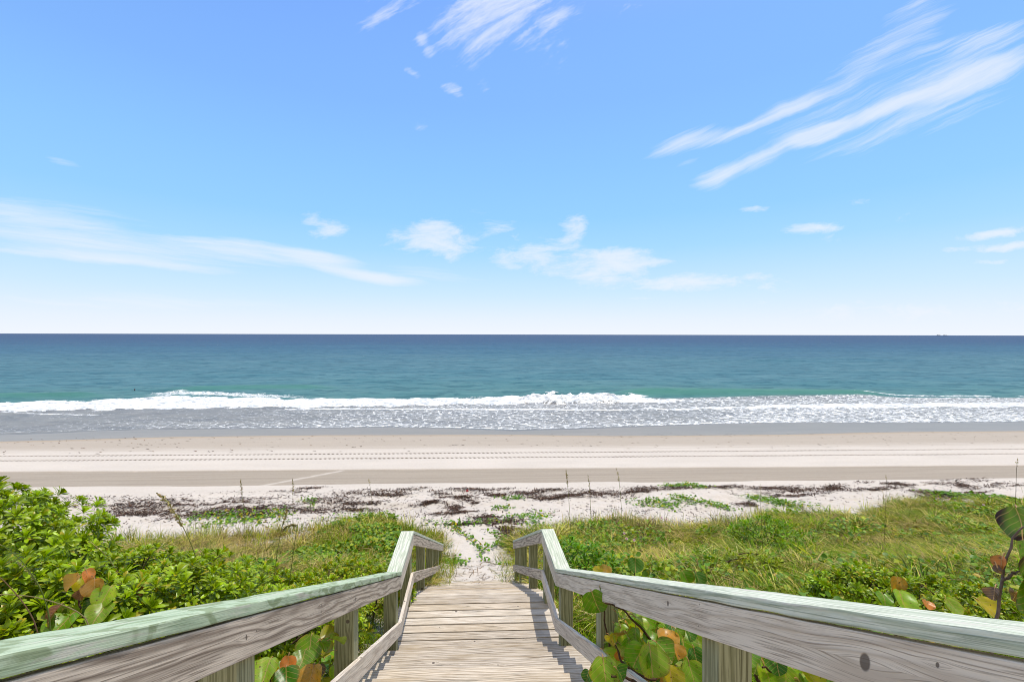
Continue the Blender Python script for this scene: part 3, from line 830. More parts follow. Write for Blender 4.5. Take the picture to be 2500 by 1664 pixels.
def disc(n=7, cup=.12, notch=True, seed=0):
    """round leaf in xy, radius 1, base (petiole) at (0,-1), all quads, uv = local xy"""
    r = np.random.default_rng(seed)
    g = np.linspace(-1, 1, n); a, b = np.meshgrid(g, g)
    x = a * np.sqrt(1 - b * b / 2); y = b * np.sqrt(1 - a * a / 2)
    x = x * 1.04
    if notch:
        y = y + .26 * np.exp(-(x / .22) ** 2) * np.clip(-y - .45, 0, 1)
    ang = np.arctan2(y, x)
    k = 1 + .04 * np.sin(3 * ang + r.uniform(0, 6)) + .03 * np.sin(5 * ang + r.uniform(0, 6))
    x *= k; y *= k
    zz = cup * (np.abs(x) ** 1.5) * r.uniform(.5, 1.9) - .25 * np.clip(y, 0, 2) ** 2 * r.uniform(.2, 1.4) + .07 * np.sin(5 * x + 3 * y + r.uniform(0, 6)) + r.uniform(-.18, .12) * y * y + .05 * np.sin(4 * y + r.uniform(0, 6)) * np.abs(x)
    v = np.stack([x, y, zz], -1).reshape(-1, 3)
    ii = np.arange(n * n).reshape(n, n)
    f = np.stack([ii[:-1, :-1], ii[:-1, 1:], ii[1:, 1:], ii[1:, :-1]], -1).reshape(-1, 4)
    return v, f, v[:, :2].copy()


DISC = [disc(11, .34, True, s) for s in range(9)]
SMALL = [disc(3, .25, False, s) for s in range(4)]
LEAF = leafmat('naupaka_leaf', .34, .32, .26)
GRAPE = leafmat('sea_grape_leaf', .35, .5, .35, (.52, .33, .14))
VINE = leafmat('vine_leaf', .45, .35, .25)
GRASS = leafmat('grass_blade', .6, .1, .34, None, (1.3, 1.25, .35))
BARK = tintmat('bark')


def pick(cols, p, K, var=.16):
    c = np.asarray(cols)[rng.choice(len(cols), K, p=p)]
    return np.clip(c * rng.normal(1, var, (K, 1)) * rng.normal(1, .05, (K, 3)), .003, .9)


def bush(name, label, px, y, Y, a, b, c, n, sc=1.0, yellow=.07, group=None, tpl=None, stems=16, base_col=(.25, .365, .004), trunk=None, low=.25, wob=.22):
    """dome of leaf rosettes; (px, y) is where its centre shows, Y its distance"""
    if tpl is None: n, sc = int(n * 1.4), sc * .82
    ctr = at(px, y, Y)
    gz = float(ground(ctr.x, ctr.y))
    root = thing(name, label, 'shrub', (ctr.x, ctr.y, gz), group)
    r = rng
    az = r.uniform(0, 2 * math.pi, n); el = np.arcsin(r.uniform(-low, 1, n))
    rad = 1 + wob * (2 * vn(az * 1.7 + px, el * 3.1 + Y, 5) - 1) + .10 * r.normal(0, 1, n)
    rad *= np.where(r.random(n) < .22, r.uniform(.55, .95, n), 1)
    loc = np.stack([ctr.x + a * rad * np.cos(el) * np.cos(az), ctr.y + b * rad * np.cos(el) * np.sin(az), ctr.z + c * rad * np.sin(el)], 1)
    gg = ground(loc[:, 0], loc[:, 1]) + .05
    loc[:, 2] = np.maximum(loc[:, 2], gg + .02 * r.random(n))
    tilt = np.clip((math.pi / 2 - el) * .55, 0, 1.2) + r.normal(0, .18, n)
    fol = Acc(); tp = tpl or ROS
    which = r.integers(0, len(tp), n)
    for k, (tv, tf, tq) in enumerate(tp):
        m = np.where(which == k)[0]
        if not len(m): continue
        M = rots(az[m] + r.normal(0, .25, len(m)), tilt[m], r.uniform(0, 6.28, len(m))) * (sc * r.uniform(.75, 1.25, len(m)))[:, None, None]
        col = np.asarray(base_col) * r.normal(1, .16, (len(m), 1)) * np.array([1, 1, 1.])
        col = np.repeat(col[:, None, :], len(tv), 1)
        old = np.clip((tq - .72) / .28, 0, 1)[None, :, None] * (r.random((len(m), 1, 1)) < yellow * 6)
        lv = (np.arange(len(tv)) // 18)
        per = r.normal(1, .30, (len(m), lv.max() + 1)).clip(.3, 1.8)[:, lv][..., None]
        ypick = (r.random((len(m), lv.max() + 1)) < yellow)[:, lv][..., None]
        col = col * per
        lime = (r.random((len(m), lv.max() + 1)) < .22)[:, lv][..., None]
        col = np.where(lime, col * .4 + .6 * np.array([.42, .50, .008]), col)
        col = np.where(ypick, np.array([.46, .38, .02]), col)
        col = col * (1 - .5 * old) + .5 * old * np.array([.36, .38, .02])
        fol.inst(tv, tf, M, loc[m], col)
    fol.build('foliage', LEAF, root, root.location)
    st = Acc()
    for i in r.choice(n, min(stems, n), replace=False):
        p1 = loc[i]; p0 = np.array([ctr.x + r.normal(0, .12), ctr.y + r.normal(0, .12), gz - .1])
        q = np.linspace(0, 1, 8)[:, None]
        mid = np.array([r.normal(0, .1), r.normal(0, .1), 0])
        pts = p0 * (1 - q) + p1 * q + mid * np.sin(q * math.pi) + np.array([0, 0, .12]) * np.sin(q * math.pi)
        tube(st, pts, np.linspace(.018, .006, 8), np.array([.17, .12, .075]) * r.uniform(.6, 1.2), 5)
    if trunk:
        pts = np.array([at(*p) for p in trunk])
        tube(st, pts, np.linspace(.075, .03, len(pts)), (.05, .036, .026), 8)
    st.build('stem', BARK, root, root.location)
    return root


GL = 'naupaka shrubs left of the stairs'
GR_ = 'naupaka shrubs right of the stairs'
NB = 'naupaka_shrub'
bush(NB, 'tallest bright green shrub at the left edge, dark bare trunk showing below its leaves', -155, 1392, 4.4, 1.22, .9, .60, 640, .95, .05, GL, wob=.14, trunk=[(-40, 1500, 4.0), (5, 1440, 4.0), (40, 1390, 4.1), (70, 1350, 4.3)], low=.35)
bush(NB, 'rounded leafy shrub just right of the tall one, behind the orange sea grape leaves', 290, 1520, 4.75, 1.05, .8, .54, 420, 1.0, .07, GL)
bush(NB, 'dense leafy shrub in the left corner, closest to the mint green cap', 40, 1590, 3.55, .85, .6, .55, 260, 1.1, .06, GL)
bush(NB, 'low leafy shrub pressed against the outside of the left handrail at mid flight', 380, 1560, 3.95, .85, .6, .46, 240, 1.0, .08, GL)
bush(NB, 'spreading yellow green shrub with its top in front of the bare tan grass', 600, 1532, 6.0, 1.4, .75, .48, 560, .95, .12, GL)
bush(NB, 'broad leafy shrub standing behind the tall shrub and left of the tan grass', 430, 1492, 6.2, 1.1, .6, .40, 380, 1.0, .10, GL)
bush(NB, 'small shrub with many yellow leaves left of the landing post', 850, 1436, 6.9, .9, .5, .24, 220, .9, .16, GL, wob=.3)
bush(NB, 'short shrub hugging the left handrail below the spreading yellow green one', 640, 1560, 4.8, .9, .55, .42, 260, .95, .09, GL)
bush(NB, 'half hidden shrub filling the gap under the tall shrub', 70, 1462, 5.2, .9, .6, .52, 280, 1.0, .06, GL)
bush(NB, 'upright narrow leaved shrub right beside the right landing post', 1420, 1400, 8.2, .55, .5, .42, 120, 1.2, .03, GR_, ROSN, base_col=(.12, .29, .006))
bush(NB, 'round shrub with a dark hollow underneath, alone in the middle of the dune grass', 1880, 1330, 11.3, .9, .7, .55, 190, 1.15, .04, GR_, ROSN, low=.0, base_col=(.16, .31, .006))
bush(NB, 'pale yellow green shrub left of the round one and nearer the rail', 1820, 1412, 8.6, .75, .55, .36, 170, 1.0, .06, GR_, ROSN, base_col=(.26, .34, .008))
bush(NB, 'wide shrub with bright leaves above the middle of the right handrail', 2120, 1450, 6.7, .75, .45, .28, 190, 1.05, .12, GR_, base_col=(.215, .335, .006))
bush(NB, 'low sprawling shrub behind the brown curled leaf near the right handrail', 2330, 1478, 6.0, .75, .4, .2, 110, .95, .10, GR_, base_col=(.215, .325, .006))

# ------------------------------------------------------------------ sea grapes
def grape(label, branches, leaves, group='sea grape plants beside the stairs', seed=0, bark=(.10, .06, .035)):
    """BRANCHES: lists of (px, y, Y); LEAVES: (px, y, Y, radius m, azimuth of tip, pitch, colour key)"""
    b0 = at(*branches[0][0])
    root = thing('sea_grape', label, 'sea grape plant', (b0.x, b0.y, float(ground(b0.x, b0.y))), group)
    r = np.random.default_rng(seed)
    st = Acc(); main = None
    for br_ in branches:
        P_ = np.array([at(*q) for q in br_])
        if main is None:
            P_ = np.concatenate([[[b0.x, b0.y, float(ground(b0.x, b0.y)) - .04]], P_]); main = P_
        else:
            qq = np.concatenate([main[i] + (main[i + 1] - main[i]) * np.linspace(0, 1, 12)[:, None] for i in range(len(main) - 1)])
            P_ = np.concatenate([qq[np.argmin(np.linalg.norm(qq - P_[0], axis=1))][None], P_])
        q = np.linspace(0, len(P_) - 1, 14)
        pts = np.stack([np.interp(q, range(len(P_)), P_[:, i]) for i in range(3)], 1)
        pts[1:] += r.normal(0, .004, (13, 3))
        tube(st, pts, np.linspace(.012, .005, 14) * (.6 if bark[0] > .15 else 1), bark, 7)
    fol = Acc()
    C = {'g': (.15, .32, .01), 'd': (.055, .18, .01), 'l': (.25, .40, .025), 'y': (.42, .40, .015), 'o': (.47, .28, .05), 'r': (.52, .20, .05), 'e': (.12, .24, .012), 'b': (.20, .09, .04), 'c': (.12, .075, .055)}
    for k, lf in enumerate(leaves):
        px, y, Y, rad, az, pit, key = lf
        p = np.array(at(px, y, Y))
        tv, tf, tuv = DISC[r.integers(0, len(DISC))]
        M = rots(np.array([az]), np.array([pit]), np.array([r.uniform(-.5, .5) - math.pi / 2]))
        M = M * rad * np.array([1.0, r.uniform(.88, 1.05), 1.0])
        col = np.clip(np.asarray(C[key]) * r.normal(1, .12) * r.normal(1, .05, 3), .003, 1)
        cc = np.tile(col, (len(tv), 1))
        rim = np.clip((np.linalg.norm(tv[:, :2], axis=1) - .88) * 6, 0, 1)[:, None]
        if bark[0] > .15 and key == 'e':
            rim = np.clip((np.linalg.norm(tv[:, :2], axis=1) + .25 * np.sin(3 * tv[:, 0] + 2 * tv[:, 1] + k) - .80) * 5, 0, 1)[:, None]
            cc = cc * (1 - rim) + rim * np.array([.035, .014, .008])
        elif r.random() < .5: cc = cc * (1 - .6 * rim) + .6 * rim * np.array([.28, .16, .03])
        fol.inst(tv, tf, M, p[None], cc, tuv)
        base_pt = p + (M[0] @ np.array([0, -.78, 0]))
        d = p - base_pt; d /= np.linalg.norm(d) + 1e-9
        tube(fol, np.array([base_pt + d * .01, base_pt - d * .02 + [0, 0, -.006], base_pt - d * .04 + [0, 0, -.02]]), [.0028, .003, .003], (.22, .06, .03), 5)
    fol.build('foliage', GRAPE, root, root.location)
    st.build('branch', BARK, root, root.location)
    return root


def scatter_leaves(n, x0, x1, y0, y1, Ya, Yb, r0, r1, seed, keys='gggggglllldyo', ceil=None):
    r = np.random.default_rng(seed); out = []
    for _ in range(n):
        px, y = r.uniform(x0, x1), r.uniform(y0, y1)
        if ceil and y < ceil(px): continue
        Y = r.uniform(Ya, Yb)
        out.append((px, y, Y, r.uniform(r0, r1), r.uniform(0, 6.28), min(1.5, abs(r.normal(.7, .45))), keys[r.integers(0, len(keys))]))
    return out


H = math.pi / 2
# camera faces +Y, so a leaf pitched toward azimuth -90 deg shows its face to the viewer
TOW = -H
grape('sea grape with large veined leaves between the two right posts, one brown branch crossing them',
      [[(1660, 1664, 2.95), (1600, 1570, 3.0), (1530, 1490, 3.05), (1478, 1470, 3.1)], [(1650, 1664, 3.2), (1640, 1560, 3.25), (1632, 1520, 3.3)], [(1600, 1664, 2.8), (1520, 1620, 2.9), (1500, 1560, 3.0)]],
      [(1592, 1612, 2.62, .088, TOW, 1.0, 'l'), (1560, 1600, 2.66, .075, TOW - .5, .9, 'g'), (1622, 1588, 2.75, .07, TOW + .6, .8, 'g'), (1575, 1510, 3.1, .075, TOW, .7, 'g'), (1640, 1530, 3.2, .08, TOW + .4, .6, 'd'),
       (1535, 1580, 3.0, .055, TOW, 1.1, 'g'), (1630, 1560, 3.0, .07, TOW, .5, 'o'), (1670, 1570, 3.1, .09, TOW, .6, 'g'), (1655, 1590, 2.9, .05, TOW + .5, 1.0, 'o'), (1690, 1640, 2.7, .07, TOW, 1.1, 'l'),
       (1640, 1650, 2.6, .065, TOW, .9, 'y'), (1560, 1545, 3.2, .07, TOW, .5, 'y'), (1520, 1545, 3.3, .06, TOW, .8, 'l'), (1700, 1600, 3.0, .06, TOW, 1.1, 'd'), (1512, 1600, 2.95, .03, TOW, 1.1, 'r')]
      + scatter_leaves(170, 1480, 1730, 1480, 1690, 2.9, 3.9, .035, .075, 3, 'ggggllllllydo', lambda x: 1440 + (x - 1400) * .22 + 30), seed=1)
grape('single sea grape leaf poking through the right railing in front of its face board',
      [[(1500, 1620, 3.25), (1480, 1530, 3.35), (1474, 1470, 3.42)]],
      [(1455, 1468, 3.4, .092, TOW - .3, 1.45, 'g'), (1470, 1450, 3.42, .06, 0.3, 1.5, 'd')], seed=2)
grape('pair of sea grape leaves lying over the right lower rail and the treads',
      [[(1560, 1664, 2.55), (1530, 1655, 2.5), (1500, 1650, 2.45)]],
      [(1478, 1640, 2.5, .078, TOW - .3, .95, 'l'), (1515, 1645, 2.45, .05, TOW + .9, 1.2, 'd'), (1436, 1650, 2.75, .04, TOW - 1, 1.0, 'd')], seed=3)
grape('sea grape sprouting under the right handrail beyond the nearest green post',
      [[(1950, 1664, 2.3), (1900, 1640, 2.3), (1860, 1625, 2.3)], [(1850, 1664, 2.4), (1845, 1620, 2.4), (1838, 1590, 2.4)]],
      [(1875, 1645, 2.3, .06, TOW, .9, 'l'), (1920, 1655, 2.25, .06, TOW, 1.0, 'l'), (1860, 1615, 2.6, .05, TOW, .9, 'y'), (1950, 1650, 2.3, .06, TOW + .4, .8, 'g'), (1985, 1655, 2.2, .05, TOW, .6, 'y')]
      + scatter_leaves(40, 1830, 2150, 1600, 1690, 2.2, 3.0, .045, .07, 5, 'gggllldy', lambda x: 1480 + (x - 1714) * .33 + 25), seed=4)
grape('sea grape with a burnt dark edged leaf on a grey stem at the right edge',
      [[(2425, 1560, 1.9), (2440, 1480, 1.88), (2452, 1400, 1.86), (2466, 1340, 1.84), (2485, 1300, 1.82), (2505, 1282, 1.8)], [(2456, 1412, 1.86), (2472, 1400, 1.84), (2490, 1390, 1.82)]],
      [(2492, 1275, 1.84, .072, math.pi, 1.15, 'e'), (2520, 1400, 1.82, .11, TOW, 1.4, 'e'), (2528, 1455, 1.80, .09, TOW - .3, 1.3, 'e'), (2515, 1350, 1.95, .07, TOW, 1.2, 'g'), (2446, 1372, 1.86, .028, math.pi, 1.2, 'r'), (2438, 1388, 1.86, .018, math.pi, 1.4, 'c'),
       (2428, 1448, 1.87, .028, math.pi, 1.0, 'c'), (2478, 1455, 1.86, .03, 0, 1.2, 'c')], seed=6, bark=(.20, .15, .12))
grape('sea grape with a cluster of orange young leaves in front of the naupaka shrubs',
      [[(215, 1560, 3.3), (205, 1500, 3.35), (190, 1450, 3.4)], [(215, 1540, 3.3), (250, 1500, 3.35), (270, 1460, 3.4)]],
      [(180, 1420, 3.4, .060, TOW - .4, .9, 'o'), (215, 1405, 3.42, .055, TOW + 1.6, 1.2, 'r'), (232, 1432, 3.4, .068, TOW + .2, 1.0, 'o'), (200, 1450, 3.38, .04, TOW, 1.3, 'b'), (205, 1425, 3.44, .06, TOW, .9, 'y'), (258, 1455, 3.38, .075, TOW + .4, .8, 'l'),
       (225, 1480, 3.36, .06, TOW, 1.0, 'd'), (245, 1495, 3.3, .085, TOW + .2, .5, 'l'), (130, 1500, 3.2, .07, TOW - .8, .9, 'b'), (150, 1525, 3.2, .1, TOW, .4, 'g')], seed=7)
grape('sea grape with one rust brown leaf curled beside a pale round leaf',
      [[(360, 1560, 3.8), (350, 1500, 3.8), (335, 1455, 3.8)]],
      [(333, 1444, 3.8, .05, TOW, 1.2, 'l'), (345, 1441, 3.75, .04, TOW, 1.25, 'b'), (310, 1480, 3.75, .085, TOW - .2, .9, 'g'), (345, 1500, 3.7, .08, TOW + .3, .7, 'd')], seed=8)
grape('sea grape with broad round leaves in the gap under the left handrail, one leaf brown',
      [[(660, 1664, 3.3), (690, 1610, 3.3), (730, 1590, 3.35)], [(760, 1664, 3.2), (770, 1620, 3.3), (780, 1590, 3.4)]],
      [(757, 1582, 3.3, .095, TOW, .8, 'g'), (650, 1640, 2.9, .09, TOW - .3, .5, 'l'), (740, 1608, 3.15, .075, TOW, .35, 'g'), (775, 1640, 3.1, .06, TOW, .6, 'c'), (705, 1618, 3.1, .05, TOW + .4, 1.0, 'r'), (760, 1655, 2.95, .08, TOW, .7, 'o'), (700, 1655, 2.9, .08, TOW, .5, 'd')]
      + scatter_leaves(80, 600, 840, 1545, 1700, 3.1, 4.2, .04, .075, 9, 'gggldy', lambda x: 1660 - (x - 600) * .55), seed=9)
grape('low sea grape with a dark leaf standing just outside the right landing',
      [[(1545, 1420, 7.5), (1552, 1395, 7.5), (1556, 1380, 7.5)]],
      [(1552, 1378, 7.5, .13, TOW, 1.0, 'd'), (1480, 1390, 7.3, .09, TOW, .9, 'o'), (1460, 1392, 7.3, .08, TOW, .8, 'y'), (1675, 1408, 6.0, .1, TOW, 1.1, 'g'), (1705, 1412, 6.0, .1, TOW + .5, 1.0, 'd')], seed=10)
grape('low sea grape with yellow green and rusty leaves behind the right handrail',
      [[(2190, 1500, 4.2), (2195, 1480, 4.2), (2200, 1465, 4.2)], [(2200, 1470, 6.2), (2198, 1440, 6.2), (2195, 1420, 6.2)]],
      [(2205, 1465, 4.2, .1, TOW, .7, 'l'), (2265, 1475, 4.0, .05, TOW, .6, 'r'), (2330, 1480, 3.8, .07, TOW, .7, 'l'), (2410, 1480, 3.2, .07, TOW, .6, 'y'), (2192, 1425, 6.2, .12, TOW, 1.3, 'o'), (2160, 1460, 4.3, .07, TOW, .5, 'g')], seed=11)

# ------------------------------------------------------------------ dune grass (one mass nobody could count)
def blades(acc, P_, h, w, az, lean, col):
    K = len(P_); tt = np.array([0, .36, .7, 1.0])
    d = np.stack([np.cos(az), np.sin(az), np.zeros(K)], 1)
    tw = az + H + rng.normal(0, .5, K)
    s = np.stack([np.cos(tw), np.sin(tw), np.zeros(K)], 1)
    fw = (lean * h)[:, None] * (tt ** 1.8)[None]
    up = h[:, None] * (tt[None] - .42 * np.clip(lean, 0, 1.6)[:, None] * tt[None] ** 2.2)
    ctr = P_[:, None, :] + fw[..., None] * d[:, None] + up[..., None] * np.array([0, 0, 1.])
    wd = w[:, None] * np.array([1, .9, .62, .12])[None] / 2
    v = np.stack([ctr - wd[..., None] * s[:, None], ctr + wd[..., None] * s[:, None]], 2)
    k = np.arange(K)[:, None] * 8
    f = np.stack([np.stack([k[:, 0] + 2 * i, k[:, 0] + 2 * i + 1, k[:, 0] + 2 * i + 3, k[:, 0] + 2 * i + 2], 1) for i in range(3)], 1)
    acc.add(v.reshape(-1, 3), f.reshape(-1, 4), np.repeat(col, 8, 0))


GREEN = [(.105, .205, .004), (.19, .29, .006), (.32, .34, .012), (.60, .48, .14), (.42, .31, .14), (.20, .15, .09)]


def grass_zone(acc, n_tuft, per, sampler, hr, pcol, wr=(.007, .012), leanr=(.25, 1.1), spread=.16, own_p=.72, fan=.55):
    X_, Y_ = sampler(n_tuft)
    n_tuft = len(X_)
    hh = rng.uniform(*hr, n_tuft) * (.55 + .9 * fbm(X_ * .9, Y_ * .9, 2, 14))
    bias = rng.choice(len(GREEN), n_tuft, p=pcol); tone = rng.normal(1, .36, n_tuft)
    tid = np.repeat(np.arange(n_tuft), per); K = len(tid)
    rx, ry = rng.normal(0, spread, K), rng.normal(0, spread, K)
    x = X_[tid] + rx; y = Y_[tid] + ry
    ok = np.abs(x - MX) > np.where(y < 9.3, 1.16, .55)
    x, y, tid, rx, ry = x[ok], y[ok], tid[ok], rx[ok], ry[ok]; K = len(x)
    own = rng.random(K) < own_p
    ci = np.where(own, bias[tid], rng.choice(len(GREEN), K, p=pcol))
    col = np.clip(np.asarray(GREEN)[ci] * rng.normal(1, .28, (K, 1)).clip(.3, 2) * tone[tid][:, None].clip(.3, 1.9), .004, .8)
    flow = 9 * fbm(x * .35, y * .35, 2, 51)
    az = np.where(rng.random(K) < fan, np.arctan2(ry, rx) + rng.normal(0, .5, K), flow + rng.normal(0, 2.2, K))
    dead_ = ci == 5
    h = hh[tid] * rng.uniform(.5, 1.2, K) * np.where(dead_, .6, 1)
    blades(acc, np.stack([x, y, ground(x, y) - .01], 1), h, rng.uniform(*wr, K) * (1 + y * .035), az, rng.uniform(*leanr, K) + .5 * dead_, col)


def right_edge(x): return 14.5 + .13 * np.clip(x, 0, 20) + 1.4 * (vn(x * .45, x * 0 + 2, 3) - .5) * 2
def left_edge(x): return 14.9 + 1.1 * (vn(x * .6, x * 0 + 6, 3) - .5) * 2 + .25 * np.clip(x + 6, -4, 4)


def samp(x0, x1, y0, edge, dens=None, power=1.0):
    def f(n):
        x = rng.uniform(x0, x1, n * 3); e = edge(x)
        y = y0 + (e - y0) * rng.random(n * 3) ** power
        keep = np.abs(x) < y * 1.9 + 4
        if dens is not None: keep &= rng.random(n * 3) < dens(x, y)
        idx = np.where(keep)[0][:n]
        return x[idx], y[idx]
    return f


gacc = Acc()
clump = lambda s: (lambda x, y: sst(fbm(x * .7, y * .7, 3, s), .36, .56) * .95 + .05)
# right dune: short under layer, then arching tussocks
grass_zone(gacc, 4300, 22, samp(1.2, 38, 4.6, right_edge, clump(3)), (.12, .28), [.34, .22, .14, .12, .10, .08])
grass_zone(gacc, 2150, 60, samp(1.2, 38, 6.5, right_edge, clump(9)), (.26, .54), [.20, .18, .18, .22, .15, .07], (.009, .018), (.7, 2.0), .09, .7, .92)
grass_zone(gacc, 900, 46, samp(1.2, 38, 7.5, right_edge), (.2, .4), [.0, .05, .10, .25, .35, .25], (.008, .014), (.9, 2.0), .10, .8, .8)
# coarse short strap leaves and dead thatch that break up the fine grass
grass_zone(gacc, 3600, 14, samp(1.2, 38, 5.5, right_edge, clump(41)), (.10, .22), [.34, .20, .16, .10, .10, .10], (.018, .034), (.4, 1.7), .12, .7, .6)
grass_zone(gacc, 900, 30, samp(1.2, 38, 6.5, right_edge, clump(47)), (.10, .2), [0, 0, .05, .2, .4, .35], (.008, .014), (1.2, 2.4), .16, .7, .6)
grass_zone(gacc, 1200, 14, samp(-24, -1.0, 7.4, left_edge, clump(43)), (.10, .2), [.2, .14, .16, .14, .18, .18], (.014, .028), (.4, 1.7), .12, .7, .6)
# short bright lawn like grass close to the right handrail
bx = lambda x: 9.0 + .5 * np.sin(x) + 0 * x
grass_zone(gacc, 2600, 28, samp(1.3, 11, 4.8, bx), (.16, .34), [.40, .42, .14, .04, 0, 0], (.005, .009), (.2, .9), .14)
grass_zone(gacc, 900, 22, samp(1.2, 5.5, 1.6, lambda x: 5.5 + 0 * x), (.16, .36), [.40, .38, .14, .06, .02, 0], (.004, .007), (.3, 1.2), .12)
# left dune, dry and thinner
grass_zone(gacc, 3300, 22, samp(-24, -1.0, 7.4, left_edge, clump(5)), (.18, .36), [.06, .07, .12, .26, .30, .19])
grass_zone(gacc, 1350, 56, samp(-24, -1.0, 7.8, left_edge, clump(15)), (.30, .56), [.07, .08, .13, .28, .28, .16], (.008, .015), (.7, 2.0), .08, .75, .75)
grass_zone(gacc, 700, 24, samp(-4.5, -.9, 6.6, left_edge, clump(25)), (.2, .42), [.38, .30, .16, .08, .05, .03])
grass_zone(gacc, 900, 22, samp(-6, -1.15, 1.6, lambda x: 8.5 + 0 * x), (.2, .45), [.38, .36, .16, .08, .02, 0], (.004, .008), (.3, 1.2), .12)
# thin seaward fringe
grass_zone(gacc, 370, 18, samp(1.0, 38, 14.5, lambda x: right_edge(x) + .9), (.25, .5), [.15, .2, .25, .25, .1, .05], (.005, .008), (.1, .7), .12)
grass_zone(gacc, 340, 20, samp(-24, -1.0, 14.0, lambda x: left_edge(x) + .7), (.3, .6), [.12, .2, .28, .25, .1, .05], (.005, .008), (.1, .7), .12)
# wisps beside the foot of the stairs
grass_zone(gacc, 120, 12, samp(-1.7, -.35, 9.0, lambda x: 13.5 + 0 * x), (.25, .5), [.25, .25, .2, .2, .08, .02], (.005, .007), (.3, 1.2), .06)
grass_zone(gacc, 70, 10, samp(.5, 1.8, 9.6, lambda x: 13.5 + 0 * x), (.25, .45), [.25, .25, .2, .2, .08, .02], (.005, .007), (.3, 1.2), .06)
tag(gacc.build('dune_grass', GRASS), 'tangled green and straw coloured grass covering the dune on both sides of the stairs', 'grass', None, 'stuff')

# small broad leaved creepers woven through the grass
cacc = Acc()
for (x0, x1, y0, edge, n, s) in ((1.2, 38, 5, right_edge, 21000, 33), (-4.5, -1.1, 7.2, left_edge, 5200, 37)):
    d = lambda x, y: sst(fbm(x * .8, y * .8, 3, s), .48, .58)
    x, y = samp(x0, x1, y0, edge, d)(n)
    n = len(x); z_ = ground(x, y) + rng.uniform(.05, .34, n)
    w = rng.integers(0, len(SMALL), n)
    col = pick([(.11, .235, .004), (.20, .32, .006), (.32, .38, .010), (.48, .36, .02)], [.42, .34, .20, .04], n)
    for k, (tv, tf, _) in enumerate(SMALL):
        m = np.where(w == k)[0]
        M = rots(rng.uniform(0, 6.28, len(m)), np.abs(rng.normal(.4, .4, len(m))), rng.uniform(0, 6.28, len(m))) * (rng.uniform(.028, .055, len(m)))[:, None, None]
        cacc.inst(tv, tf, M, np.stack([x[m], y[m], z_[m]], 1), col[m])
tag(cacc.build('creeper_foliage', VINE), 'small green creeper leaves woven through the dune grass', 'ground cover', None, 'stuff')

# dead grass and twigs lying on the sand
dacc = Acc()
def dead(n, fx, fy, h=(.1, .35)):
    x, y = fx(n), fy(n)
    col = pick([(.28, .21, .13), (.17, .12, .075), (.36, .29, .17)], [.4, .3, .3], n)
    P_ = np.stack([x, y, ground(x, y) + .008], 1); az = rng.uniform(0, 6.283, n); L = rng.uniform(*h, n)
    d = np.stack([np.cos(az), np.sin(az), np.zeros(n)], 1); s = np.stack([-np.sin(az), np.cos(az), np.zeros(n)], 1)
    tt = np.array([0, .35, .7, 1.])
    bend = rng.normal(0, .25, n)
    c_ = P_[:, None] + (L[:, None] * tt)[..., None] * d[:, None] + ((L * bend)[:, None] * tt ** 2)[..., None] * s[:, None]
    c_[..., 2] = ground(c_[..., 0], c_[..., 1]) + .006 + .02 * rng.random((n, 1))
    w = rng.uniform(.003, .007, n)[:, None, None] * s[:, None]
    v = np.stack([c_ - w, c_ + w], 2); k = np.arange(n) * 8
    f = np.stack([np.stack([k + 2 * i, k + 2 * i + 1, k + 2 * i + 3, k + 2 * i + 2], 1) for i in range(3)], 1)
    dacc.add(v.reshape(-1, 3), f.reshape(-1, 4), np.repeat(col, 8, 0))


dead(260, lambda n: rng.normal(0, .55, n), lambda n: rng.uniform(9.2, 13, n))
dead(2600, lambda n: rng.uniform(-9, -1.2, n), lambda n: rng.uniform(8, 14, n))
dead(2600, lambda n: rng.uniform(1.2, 16, n), lambda n: rng.uniform(7.5, 15.5, n))
tag(dacc.build('dead_grass_litter', tintmat('straw')), 'dry straw and twigs lying flat on the sand between the plants', 'litter', None, 'stuff')

